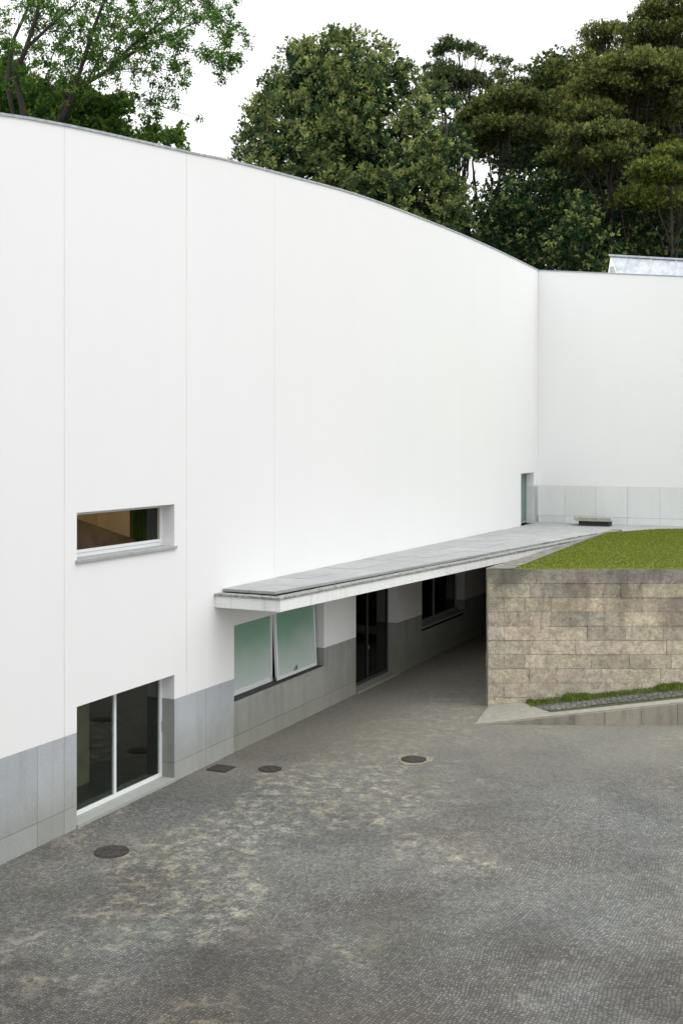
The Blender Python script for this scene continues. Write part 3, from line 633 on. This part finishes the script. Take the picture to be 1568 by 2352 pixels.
q = MB(); q.hexa([W(24.2, 2.15, 0), W(24.45, 2.15, 0), W(24.45, 2.42, 0), W(24.2, 2.42, 0), W(24.3, 1.2, 2.6), W(24.5, 1.2, 2.6), W(24.5, 1.46, 2.6), W(24.3, 1.46, 2.6)])
tag(q.build('leaning_board', 'wood_old'), 'brown wooden board leaning in the dark end of the passage', 'board')
# bench slab on the terrace
bn = empty('stone_bench', W(31.2, 2.1, 3.6)); tag(bn, 'long pale concrete slab bench on dark plinth, on the terrace by the wing wall', 'bench')
q = MB(); y0 = 31.15
def ps(s, d, z): return W(s, d, z)
q.hexa([ps(31.2, 1.98, 3.80), ps(32.1, 1.72, 3.80), ps(32.1, 3.0, 3.80), ps(31.2, 3.45, 3.80), ps(31.2, 1.95, 3.95), ps(32.1, 1.70, 3.965), ps(32.1, 3.0, 3.965), ps(31.2, 3.4, 3.95)])
q.build('slab', 'concrete', bn, bevel=.012)
q = MB(); q.box(31.35, 31.95, 2.08, 3.3, 3.602, 3.80, W); q.build('plinth', 'gutter', bn)

# ================================================================== RAMPED BED AT THE FOOT OF THE RETAINING WALL
P = empty('raised_bed', (3.4, 28.25, 0)); tag(P, 'sloping stone edged bed rising to the right at the foot of the block retaining wall', 'raised bed')
def bz(x, y=0): return max(.004, .108*(x-3.5))
q = MB(); xs = [3.5, 4.7, 5.75, 6.5, 7.4, 8.3, 9.4, 10.6, 12, 13.5, 15, 17, 19, 21, 23, 25]
for a, b in zip(xs, xs[1:]):
    g_ = .004; q.hexa([(a+g_, 28.22, -.05), (b-g_, 28.22, -.05), (b-g_, 28.62, -.05), (a+g_, 28.62, -.05), (a+g_, 28.22, bz(a)-.0), (b-g_, 28.22, bz(b)), (b-g_, 28.62, bz(b)), (a+g_, 28.62, bz(a))], gtint(.14))
q.build('kerb_stones', 'kerb', P, bevel=.008)
q = MB(); q.prism([(3.3, 28.24), (25, 28.24), (25, 28.66), (5.25, 28.66), (4.75, 30.05), (3.87, 30.05)], lambda x, y: -.05, lambda x, y: bz(x)+.012)
q.build('worn_stone_top', 'kerbtop', P)
q = MB(); q.prism([(5.24, 28.66), (25, 28.66), (25, 30.06), (4.76, 30.06)], -.05, lambda x, y: bz(x)-.01); q.build('soil', 'soil', P)
q = MB(); q.prism([(5.12, 28.95), (25, 28.9), (25, 29.5), (5.0, 29.5)], -.02, lambda x, y: bz(x)+.014); q.build('cobble_strip', 'cobble_small', P)
n = 11000; x = 4.85+rng.uniform(0, 1, n)**1.3*11; band = rng.uniform(0, 1, n) < .82
y = np.where(band, 30.05-np.abs(rng.normal(0, .28, n)), 28.8+rng.normal(0, .06, n)); k = (y > 28.7) & (y < 30.06) & (rng.uniform(0, 1, n) < np.where(band, 1, np.clip((x-6.0)*.5, 0, 1)))
k &= (np.sin(x*3.1)+np.sin(x*7.3+1)+1.6+np.where(band, 1.5, 0) > rng.uniform(0, 2.6, n))
x, y, band = x[k], y[k], band[k]; hh = np.where(band, .07+.09*np.clip(np.sin(x*2.3)+np.sin(x*5.1+2)+np.sin(x*13)*.6, 0, 2)*.5, .04)
pts = np.stack([x, y, .108*(x-3.5)], 1); o = blades('bed_grass', pts, hh, 'blade_dark', .45, .16)
tag(o, 'tufts of longer grass growing along the foot of the block wall', 'grass', kind='stuff')

n = 2600; q_ = rng.uniform(-4, 30, n); k = np.sin(q_*1.9)+np.sin(q_*5.3+1)+np.sin(q_*11) > rng.uniform(-.4, 2.2, n); q_ = q_[k]; dd = np.abs(rng.normal(0, .02, len(q_)))+.012
k = ~((q_ > 2) & (q_ < 5.16)) & ~((q_ > 14.1) & (q_ < 17.2)); q_, dd = q_[k], dd[k]
o = blades('weeds', np.stack([O[0]+U[0]*q_+NN[0]*dd, O[1]+U[1]*q_+NN[1]*dd, np.zeros(len(q_))], 1), .035, 'blade_dark', .7, .2)
tag(o, 'tiny weeds sprouting in the joint along the foot of the granite base', 'weeds', kind='stuff')

n = 1500; q_ = 11+rng.uniform(0, 1, n)**.6*16.3; k = np.sin(q_*2.3)+np.sin(q_*6.1+2)+np.sin(q_*17)*.8 > rng.uniform(.3, 2.2, n); q_ = q_[k]; dd = 1.62+(q_-6.73)*.1147-.29+rng.normal(0, .03, len(q_))
o = blades('canopy_moss', np.stack([O[0]+U[0]*q_+NN[0]*dd, O[1]+U[1]*q_+NN[1]*dd, np.full(len(q_), 3.63)], 1), .045, 'blade_dark', 1.2, .25)
tag(o, 'moss and small weeds growing in the gutter along the canopy edge', 'moss', kind='stuff')

# ================================================================== COVERS IN THE PAVING
def cover(x, y, r, label, lift=.012):
    e = empty('manhole_cover', (x, y, 0)); tag(e, label, 'manhole cover', 'iron covers set in the cobbles')
    q = MB(); seg = 40
    ring = [(x+math.cos(2*math.pi*k/seg)*rr, y+math.sin(2*math.pi*k/seg)*rr) for rr in (r,) for k in range(seg)]
    q.prism([(x+math.cos(2*math.pi*k/seg)*r*.88, y+math.sin(2*math.pi*k/seg)*r*.88) for k in range(seg)], -.02, lift+.003)
    for a_ in (.3, 2.4): q.prism([(x+math.cos(a_)*r*.55+math.cos(2*math.pi*k/10)*.03, y+math.sin(a_)*r*.55+math.sin(2*math.pi*k/10)*.03) for k in range(10)], lift+.002, lift+.008)
    q.build('lid', 'iron', e)
    q = MB()
    for k in range(seg):
        a0, a1 = 2*math.pi*k/seg, 2*math.pi*(k+1)/seg; f_ = lambda a_, rr, z: (x+math.cos(a_)*rr, y+math.sin(a_)*rr, z)
        q.hexa([f_(a0, r*.91, -.02), f_(a1, r*.91, -.02), f_(a1, r, -.02), f_(a0, r, -.02), f_(a0, r*.91, lift), f_(a1, r*.91, lift), f_(a1, r, lift), f_(a0, r, lift)])
    q.build('rim', 'iron', e)
cover(-3.916, 19.47, .30, 'dark round iron manhole cover nearest the camera, left in front of the glass door')
cover(-1.527, 24.4, .25, 'small brownish round manhole cover flush with the cobbles below the green window')
seg = 36; mr_ = MB(); pp = []
for k in range(seg):
    a_ = 2*math.pi*k/seg; rr_ = .40+.07*math.sin(3*a_+1)+random.uniform(-.03, .04); pp.append((1.59+math.cos(a_)*rr_, 25.12+math.sin(a_)*rr_))
mr_.prism(pp, -.02, .008)
cover(1.59, 25.12, .28, 'round manhole cover with crumbled pale rim in the middle of the courtyard', .02)
mr_.build('mortar_collar', 'collar', [o for o in C.objects if o.name.startswith('manhole_cover')][-1])
e = empty('drain_grate', W(6.35, .38, 0)); tag(e, 'square dark drain cover close to the granite base beside the canopy end', 'drain cover')
q = MB(); q.box(6.12, 6.6, .14, .62, -.02, .010, W); q.build('frame', 'iron', e)
q = MB(); q.box(6.15, 6.57, .17, .59, .012, .016, W); q.build('lid', 'iron', e)

# ================================================================== TREES
def at(xd, yd, Y): return ((xd-784)*Y/2620, Y, 7+(1015-yd)*Y/2620)
def unit(n):
    v = rng.normal(size=(n, 3)); return v/np.linalg.norm(v, axis=1, keepdims=True)
def leafcloud(clumps, per, size, droop=.0, up=.25, tint_bias=0.0, shell=.55, tuft=7, spread=None, hi=.35):
    Cn = np.array([c[:3] for c in clumps]); Rn = np.array([c[3:6] for c in clumps])
    cnt = np.maximum(2, (per/tuft*(Rn[:, 0]*Rn[:, 2])).astype(int)); idx = np.repeat(np.arange(len(clumps)), cnt); n = len(idx)
    u = unit(n); rad = 1-shell*rng.uniform(0, 1, n)**1.6; p = Cn[idx]+u*Rn[idx]*rad[:, None]
    ct = rng.uniform(0, 1, len(clumps)); t = np.empty((n, 3))
    bright = (rng.uniform(0, 1, n) < hi)*rng.uniform(.4, .9, n)
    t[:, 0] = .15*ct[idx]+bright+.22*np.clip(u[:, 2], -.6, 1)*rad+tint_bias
    t[:, 1] = np.clip(.25+.5*rng.uniform(0, 1, n)+.3*(ct[idx]-.5), 0, 1); t[:, 2] = 0
    k = np.repeat(np.arange(n), tuft); m = len(k); sp = spread or size*.75
    d0 = unit(m); p2 = p[k]+d0*sp*rng.uniform(.2, 1, m)[:, None]
    d = d0*.8+u[k]*.7+unit(m)*.4; d[:, 2] += up-droop; t2 = t[k]; t2[:, 0] = np.clip(t2[:, 0]+rng.uniform(-.12, .12, m), 0, 1); t2[:, 1] = np.clip(t2[:, 1]+rng.uniform(-.15, .15, m), 0, 1)
    return p2, d, rng.uniform(.65, 1.35, m)*size, t2
def tree(name, label, cat, base, crown, trunk, leafm, barkm='bark', width=.55, group=None):
    e = empty(name, base); tag(e, label, cat, group)
    q = MB()
    for pts, rad in trunk:
        if len(pts) == 2:
            a, b = Vector(pts[0]), Vector(pts[1]); pts = [a, a.lerp(b, .33)+Vector((random.uniform(-.15, .15), random.uniform(-.15, .15), 0)), a.lerp(b, .66)+Vector((random.uniform(-.2, .2), random.uniform(-.2, .2), 0)), b]; rad = [rad[0], rad[0]*.85+rad[1]*.15, rad[0]*.5+rad[1]*.5, rad[1]]
        q.tube(pts, rad, 8)
    o = q.build('trunk', barkm, e, smooth=True)
    ps = [np.concatenate(z) for z in zip(*crown)]
    cards('crown', leafm, *ps, width=width, parent=e)
    return e
def limb(a, b, ra, rb, sag=.0, n=5, wob=.12):
    a, b = Vector(a), Vector(b); pts = []; L = (b-a).length
    for i in range(n):
        t = i/(n-1); p = a.lerp(b, t); p.z += math.sin(t*math.pi)*sag; 
        if 0 < i < n-1: p += Vector((random.uniform(-1, 1), random.uniform(-1, 1), random.uniform(-1, 1)))*wob*L*.15
        pts.append(p)
    return (pts, [ra+(rb-ra)*(i/(n-1)) for i in range(n)])

# --- the big domed linden behind the middle of the facade
def dome(cx, cy, ztop, prof, sc_, nclump, rr=(.7, 1.2), depth=.85, bottom=2.0):
    hs = np.array([p[0] for p in prof])*sc_; rs = np.array([p[1] for p in prof])*sc_; out_ = []
    for i in range(nclump):
        h = hs[-1]*rng.uniform(0, 1)**.85; r = np.interp(h, hs, rs); a = rng.uniform(0, 2*math.pi); r2 = random.uniform(*rr)
        q = (r-r2*.55)*(1 if rng.uniform() < .8 else rng.uniform(.4, .95)); q = max(q, 0)+random.uniform(-.2, .15)
        out_.append((cx+math.cos(a)*q, cy+math.sin(a)*q*depth, ztop-h-r2*.5, r2, r2, r2*.72))
    return out_
sc_ = 60/2620; prof = [(0, 25), (20, 85), (45, 130), (90, 166), (140, 200), (210, 228), (270, 255), (330, 268), (420, 275), (560, 262)]
cx, cy, cz = at(788, 62, 60)
cl = dome(cx, cy, cz-.1, prof, sc_, 720, (.5, 1.0))
inner = []
for i in range(150):
    h_ = rng.uniform(2.4, 13); r_ = max(.2, np.interp(h_, [p[0]*sc_ for p in prof], [p[1]*sc_ for p in prof])-2.3)*rng.uniform(0, 1)**.5; a_ = rng.uniform(0, 6.283)
    inner.append((cx+math.cos(a_)*r_, cy+math.sin(a_)*r_*.7, cz-h_, 1.4, 1.4, 1.1))
trunk = [limb((cx, cy, 0), (cx, cy, cz-7), .55, .25), ] + [limb((cx, cy, 6+i*1.1), (cx+math.cos(i*2.4)*4.5, cy+math.sin(i*2.4)*4, 10+i*1.25), .2, .05) for i in range(9)]
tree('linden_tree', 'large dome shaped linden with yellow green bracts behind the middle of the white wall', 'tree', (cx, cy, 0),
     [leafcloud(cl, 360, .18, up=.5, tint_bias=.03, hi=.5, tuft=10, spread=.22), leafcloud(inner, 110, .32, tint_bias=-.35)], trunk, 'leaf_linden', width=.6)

# --- open-crowned tree at upper left with dark forking limbs
Y0 = 38
def A(x, y, dy=0): return at(x, y, Y0+dy)
limbs = []
base = at(180, 1400, Y0); bx = (-9.0, 38.5, 0)
def L(pts, r0, r1):
    q = [A(x_, y_, dy) for x_, y_, dy in pts]; limbs.append((q, [.72*(r0+(r1-r0)*i/(len(q)-1)) for i in range(len(q))]))
limbs.append(([(-9.3, 38.5, 0), (-9.1, 38.5, 5), A(110, 560), A(122, 400), A(132, 290)], [.42, .36, .3, .24, .17]))
L([(132, 290, 0), (155, 225, .3), (200, 190, .5), (256, 156, .8), (300, 125, 1), (345, 98, 1.4), (395, 84, 2)], .15, .04)
L([(256, 156, .8), (296, 112, .4), (332, 80, .2), (400, 30, 0), (450, -10, 0)], .09, .03)
L([(132, 300, 0), (165, 225, -.5), (192, 140, -1), (212, 76, -1.2), (240, 0, -1.5), (255, -60, -1.7)], .13, .06)
L([(122, 400, 0), (60, 280, -.6), (36, 172, -1), (60, 112, -1.2), (84, 40, -1.4), (96, -30, -1.5)], .17, .07)
L([(60, 112, -1.2), (96, 78, -1), (132, 44, -.8), (180, 4, -.6)], .085, .04)
L([(60, 400, .4), (16, 140+50, .5), (32, 90, .6), (60, 30, .8), (76, -20, 1)], .12, .06)
L([(200, 190, .5), (240, 110, 1.4), (300, 60, 1.8), (350, 10, 2)], .06, .02)
L([(165, 225, -.5), (110, 190, .6), (120, 130, .8), (150, 70, 1)], .05, .02)
L([(345, 98, 1.4), (420, 110, 1.6), (470, 125, 1.8), (495, 155, 1.9)], .035, .012)
L([(395, 84, 2), (450, 50, 2.2), (505, 65, 2.3), (525, 110, 2.4)], .035, .012)
L([(200, 190, .5), (270, 160, -.6), (350, 155, -1), (410, 165, -1.2)], .04, .012)
L([(132, 290, 0), (200, 250, .5), (270, 235, 1), (340, 232, 1.2), (385, 250, 1.3)], .06, .015)
L([(450, -10, 0), (500, 20, .5), (520, 60, .8), (530, 120, 1)], .03, .01)
cl = []
def blob(x_, y_, r_, n_, sp=1.0, dr=1.0, rr=(9, 20), Y=Y0, yr=2.5):
    for i in range(n_):
        a = rng.normal(0, r_*.5*sp); b = rng.normal(0, r_*.5*dr); yy = Y+rng.uniform(-yr, yr); p = at(x_+a, y_+b, yy); k = random.uniform(*rr)*yy/2620
        cl.append((*p, k, k, k*.8))
for x_, y_, r_, n_ in ((20, 60, 45, 16), (110, 110, 50, 18), (140, 60, 35, 10), (205, 60, 55, 34), (250, 20, 55, 34), (190, 130, 50, 26), (260, 95, 55, 30), (320, 60, 50, 26), (330, 10, 50, 22),
                        (390, 30, 50, 26), (410, 70, 35, 20), (390, 110, 38, 10), (450, 30, 42, 18), (495, 15, 34, 14), (515, 45, 30, 12), (520, 90, 22, 9), (500, 130, 22, 10), (430, 165, 16, 5),
                        (330, 160, 45, 10), (250, 190, 50, 18), (300, 230, 38, 10), (350, 235, 32, 9), (270, 140, 40, 14), (150, 200, 50, 18), (100, 160, 35, 7), (360, 130, 30, 7), (420, 190, 14, 3), (60, 20, 30, 7), (150, 10, 40, 8)):
    blob(x_, y_, r_*1.05, int(n_*1.9), rr=(4, 10), yr=3.2)
for li in list(limbs[1:]):          # side twigs
    for j in range(len(li[0])-1):
        for q_ in range(3):
            t_ = random.random(); p = Vector(li[0][j]).lerp(Vector(li[0][j+1]), t_); dr = (Vector(li[0][j+1])-Vector(li[0][j])).normalized()
            e_ = p+(dr*.8+Vector((random.uniform(-.8, .8), random.uniform(-1, 1), random.uniform(-.3, .8)))).normalized()*random.uniform(.5, 1.6)
            limbs.append(limb(p, e_, .018, .005, n=4)); cl.append((e_.x, e_.y, e_.z, .2, .2, .18))
for li in limbs[1:14]:
    for p in li[0][2:]:
        for j in range(3): cl.append((p[0]+rng.normal(0, .3), p[1]+rng.normal(0, .5), p[2]+rng.normal(0, .3), .22, .22, .2))
tree('open_crowned_tree', 'tall open crowned tree with dark forking limbs and bright gaps at the upper left', 'tree', (-9.3, 38.5, 0),
     [leafcloud(cl, 2300, .095, droop=.5, shell=.95, up=0, tuft=4, spread=.13, hi=.3)], limbs, 'leaf_light', width=.5)
# --- bushy trees filling the foot of the upper left corner
def bushy(name, label, spots, Y, leafm, per=1700, size=.12, rr=(14, 28), cat='tree', yr=2.0, bias=0, bark='bark', trunkx=None, group=None, shell=.6, droop=.1):
    global cl
    cl = []
    for x_, y_, r_, n_ in spots: blob(x_, y_, r_, n_, rr=rr, Y=Y, yr=yr)
    xs_ = trunkx or spots[0][0]; b0 = at(xs_, 1015, Y); zt = max(c[2] for c in cl)-1.5
    tr = [limb((b0[0], Y, 0), (b0[0]+.3, Y, zt), .28, .08)]
    pick = rng.choice(len(cl), min(10, len(cl)), replace=False)
    for i in pick:
        c = cl[i]; tr.append(limb((b0[0]+.1, Y, max(2, c[2]-2.8)), (c[0], c[1], c[2]), .10, .03))
    return tree(name, label, cat, (b0[0], Y, 0), [leafcloud(cl, per, size, droop=droop, tint_bias=bias, shell=shell)], tr, leafm, bark, group=group)
bushy('broadleaf_tree', 'dense dark green bushy tree rising behind the far left end of the wall', [(20, 220, 60, 40), (60, 250, 70, 40), (-10, 180, 50, 26), (10, 280, 80, 30), (-60, 200, 80, 30), (120, 290, 50, 24), (30, 180, 60, 30), (100, 250, 70, 40), (60, 300, 80, 40)], 42, 'leaf_light', bias=-.12)
bushy('broadleaf_tree', 'green bushy tree below the forking limbs, just behind the white wall', [(180, 265, 70, 50), (230, 290, 60, 40), (130, 235, 50, 22), (260, 320, 50, 26), (160, 310, 60, 30), (285, 250, 30, 8), (200, 230, 60, 30), (250, 300, 60, 40), (150, 270, 60, 30)], 40, 'leaf_light', bias=.02)
bushy('small_tree', 'small light green tree whose top just clears the wall left of the bright gap', [(360, 320, 45, 26), (400, 315, 26, 16), (330, 330, 40, 20), (385, 345, 50, 20), (350, 290, 25, 6)], 41, 'leaf_light', bias=.2, rr=(9, 20))
# --- broadleaf trees in front of the pines
kw = dict(per=330, size=.20, rr=(20, 36), yr=2.5, droop=.15)
bushy('broadleaf_tree', 'broadleaf tree with yellow green tufts directly right of the domed linden', [(1020, 470, 70, 46), (980, 400, 50, 22), (1050, 540, 70, 40), (960, 510, 60, 26), (1075, 600, 60, 26), (1040, 330, 40, 16), (1030, 250, 25, 6)], 61, 'leaf_linden', bias=-.12, trunkx=1010, **kw)
bushy('broadleaf_tree', 'dark broadleaf tree behind the lowest point of the curving wall', [(1180, 540, 90, 60), (1250, 590, 90, 50), (1160, 460, 60, 26), (1270, 480, 60, 30), (1120, 580, 60, 30), (1240, 430, 50, 16)], 64, 'leaf_linden', bias=-.2, trunkx=1220, **kw)
bushy('broadleaf_tree', 'broadleaf tree with pale leaf tufts left of the roof skylight', [(1330, 560, 70, 40), (1370, 600, 60, 30), (1300, 600, 50, 20), (1340, 500, 60, 22)], 60, 'leaf_linden', bias=-.08, trunkx=1340, **kw)
bushy('broadleaf_tree', 'shady broadleaf tree rising behind the roof skylight', [(1450, 560, 80, 46), (1530, 560, 80, 40), (1590, 580, 80, 30), (1480, 490, 80, 34), (1570, 500, 60, 26), (1420, 500, 50, 20)], 63, 'leaf_linden', bias=-.22, trunkx=1500, **kw)
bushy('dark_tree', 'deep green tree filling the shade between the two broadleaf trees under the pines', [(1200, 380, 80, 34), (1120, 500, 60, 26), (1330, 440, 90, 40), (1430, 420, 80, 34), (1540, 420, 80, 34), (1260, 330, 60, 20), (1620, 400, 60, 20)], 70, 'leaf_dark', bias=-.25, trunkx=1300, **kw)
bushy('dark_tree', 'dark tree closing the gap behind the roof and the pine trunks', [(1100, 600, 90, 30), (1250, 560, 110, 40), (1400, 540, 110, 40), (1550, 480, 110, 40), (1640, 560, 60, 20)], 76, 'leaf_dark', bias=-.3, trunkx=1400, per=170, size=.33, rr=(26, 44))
# --- pines: flat rounded pads on branching trunks
def pine(label, pads, Y, leafm, tx, ground_x=None, tw=.2, per=1200, size=.14, yr=2.5, bias=0, fork=.5):
    cs = []; cen = []
    for x_, y_, rx, ry in pads:
        dy = rng.uniform(-yr, yr); c = at(x_, y_, Y+dy); k = (Y+dy)/2620; cen.append(c)
        m = max(10, int(rx*ry/55))
        for i in range(m):
            a = rng.uniform(0, 2*math.pi); rr_ = rng.uniform(0, 1)**.5; top_ = math.sqrt(max(0, 1-rr_**2))
            sx_ = math.cos(a)*rr_*rx*k; sy_ = math.sin(a)*rr_*rx*k*.8; r2 = random.uniform(.2, .36)*min(rx, ry*1.5)*k
            cs.append((c[0]+sx_, c[1]+sy_, c[2]+ry*k*(top_*rng.uniform(.3, 1)-.45), r2*1.25, r2*1.25, r2*.85))
    bx_ = at(ground_x or tx, 1015, Y)[0]; low = min(c[2] for c in cen); hi = max(c[2] for c in cen)
    tr = [limb((bx_, Y, 0), (at(tx, 0, Y)[0], Y, low+(hi-low)*.25), tw*.8, tw*.4, n=7, wob=.06)]
    tip = tr[0][0][-1]
    for c in cen:
        st = Vector(tr[0][0][random.choice((4, 5, 6))]); en = Vector(c)
        if st.z > en.z: st = Vector(tr[0][0][3])
        pts, rad = limb(st, en, tw*.38, tw*.08, sag=-.6, n=6, wob=.25); tr.append((pts, rad))
        for j in range(4):
            s_ = pts[random.choice((3, 4))]; tr.append(limb(s_, (en.x+rng.normal(0, .7), en.y+rng.normal(0, .7), en.z+rng.uniform(-.2, .5)), tw*.12, tw*.04, n=4))
    return tree('pine_tree', label, 'tree', (bx_, Y, 0), [leafcloud(cs, per, size, up=.7, tint_bias=bias+.06, shell=.7, hi=.45)], tr, leafm, 'bark_pine', width=.4, group='pines behind the museum')
pine('tall thin pine with loose pads and bright gaps, right of the domed linden', [(1048, 108, 52, 34), (1092, 122, 32, 28), (1008, 150, 34, 28), (1035, 175, 60, 40), (1080, 190, 46, 32), (996, 200, 42, 34), (1062, 228, 46, 26), (1112, 175, 30, 28), (1020, 230, 40, 28), (1040, 300, 46, 34), (1070, 350, 40, 34), (1090, 270, 40, 30)], 68, 'leaf_dark', 1058, 1052, tw=.3, bias=.12)
pine('small pine top poking up between the tall thin pine and the large pines', [(1147, 142, 32, 24), (1184, 157, 32, 20), (1215, 180, 26, 32), (1160, 200, 40, 28), (1200, 225, 40, 28)], 72, 'leaf_dark', 1170, tw=.22, bias=.1)
pine('rounded olive pine with dark underside left of the large pines', [(1165, 225, 70, 42), (1120, 260, 60, 40), (1210, 250, 50, 40), (1165, 285, 80, 40), (1110, 320, 50, 34), (1085, 345, 40, 26), (1230, 300, 50, 36)], 66, 'needle', 1150, tw=.2, bias=-.12)
pine('pine with pale stepped pads climbing toward the tallest crown', [(1260, 155, 34, 22), (1300, 130, 40, 26), (1350, 105, 40, 30), (1390, 75, 60, 34), (1415, 62, 34, 24), (1370, 130, 45, 26), (1290, 180, 60, 32), (1420, 110, 50, 26)], 74, 'needle', 1340, tw=.35, bias=.05)
pine('tallest pine whose layered crown runs out of the upper right corner', [(1540, 10, 70, 34), (1500, 35, 60, 34), (1480, 70, 60, 30), (1560, 70, 70, 34), (1540, 105, 80, 30), (1470, 100, 40, 24), (1610, 30, 60, 60), (1580, 130, 60, 30)], 70, 'needle', 1540, tw=.45, bias=0)
pine('broad olive pine with a wide golden green top at the right edge', [(1440, 150, 90, 44), (1510, 145, 80, 44), (1390, 190, 70, 44), (1470, 190, 90, 50), (1550, 180, 70, 50), (1350, 250, 60, 44), (1310, 220, 46, 36), (1430, 250, 80, 44), (1520, 250, 80, 44), (1600, 220, 60, 60)], 64, 'needle', 1460, 1455, tw=.22, bias=.02)
pine('mid height pine with drooping olive pads in front of the dark trunks', [(1370, 260, 60, 36), (1400, 300, 64, 44), (1340, 310, 50, 36), (1310, 300, 50, 30), (1390, 350, 60, 40), (1290, 350, 50, 34), (1340, 370, 60, 36), (1440, 340, 40, 34)], 61, 'needle', 1400, 1396, tw=.16, bias=-.08)
pine('low pine with a bright green pad at the right edge of the picture', [(1550, 345, 50, 34), (1500, 390, 60, 40), (1570, 400, 60, 44), (1470, 450, 60, 40), (1540, 460, 70, 44), (1620, 380, 50, 50)], 58, 'needle_bright', 1540, tw=.16, bias=-.02)

bushy('pine_tree', 'dense far pine showing as an olive mass between the nearer pine trunks', [(1250, 260, 70, 36), (1330, 220, 70, 36), (1420, 220, 80, 40), (1520, 210, 80, 40), (1600, 240, 70, 40), (1300, 340, 80, 40), (1400, 320, 80, 40), (1500, 330, 80, 40), (1590, 350, 80, 36), (1480, 420, 80, 36), (1570, 450, 80, 36), (1390, 420, 70, 30), (1210, 330, 60, 26), (1500, 130, 60, 26), (1580, 120, 60, 26), (1200, 260, 70, 36), (1130, 300, 50, 24), (1290, 190, 60, 26), (1360, 260, 90, 40), (1460, 280, 90, 40), (1560, 300, 90, 40), (1350, 400, 90, 36), (1450, 460, 90, 36), (1540, 400, 90, 36)], 73, 'needle', bias=-.05, trunkx=1440, per=520, size=.2, rr=(22, 42), yr=3, group='pines behind the museum')
# beyond the right edge: garden trees along the lawn; behind the camera: an unseen wing added to block low sky light
for i, (x_, y_) in enumerate(((22.5, 36.5), (29, 43), (37, 36))):
    c_ = dome(x_, y_, 13.5-i*.8, [(0, 15), (30, 70), (90, 140), (170, 185), (300, 200), (400, 170)], .022, 130, (.8, 1.4))
    tree('garden_tree', ('tree standing on the lawn just beyond the wing wall, outside the right edge', 'tree further along the lawn outside the right edge, behind the first', 'tree nearest the lawn front, far outside the right edge')[i], 'tree', (x_, y_, 3.6), [leafcloud(c_, 90, .32)], [limb((x_, y_, 3.6), (x_, y_, 9.5), .3, .12)], 'leaf_dark')
vb = MB(); vb.box(-34, 16, -9, -1.4, 0, 13); q = vb.build('added_wing_wall', 'white')
v2 = empty('unseen_wing', (0, -1.4, 0)); tag(v2, 'unseen white museum wing added behind the camera to shade the courtyard', 'building'); q.parent = v2; q.location = (0, 1.4, 0)
q.name = 'wall'
for i in range(6):
    for zz in (.9, 5.6):
        m_ = MB(); x0 = -31+i*7.5
        if -4 < x0+2 < 4 and zz > 3: continue
        m_.box(x0, x0+4.5, -1.4, -1.36, zz, zz+2.2); m_.build('window', 'darkglass_solid', v2)
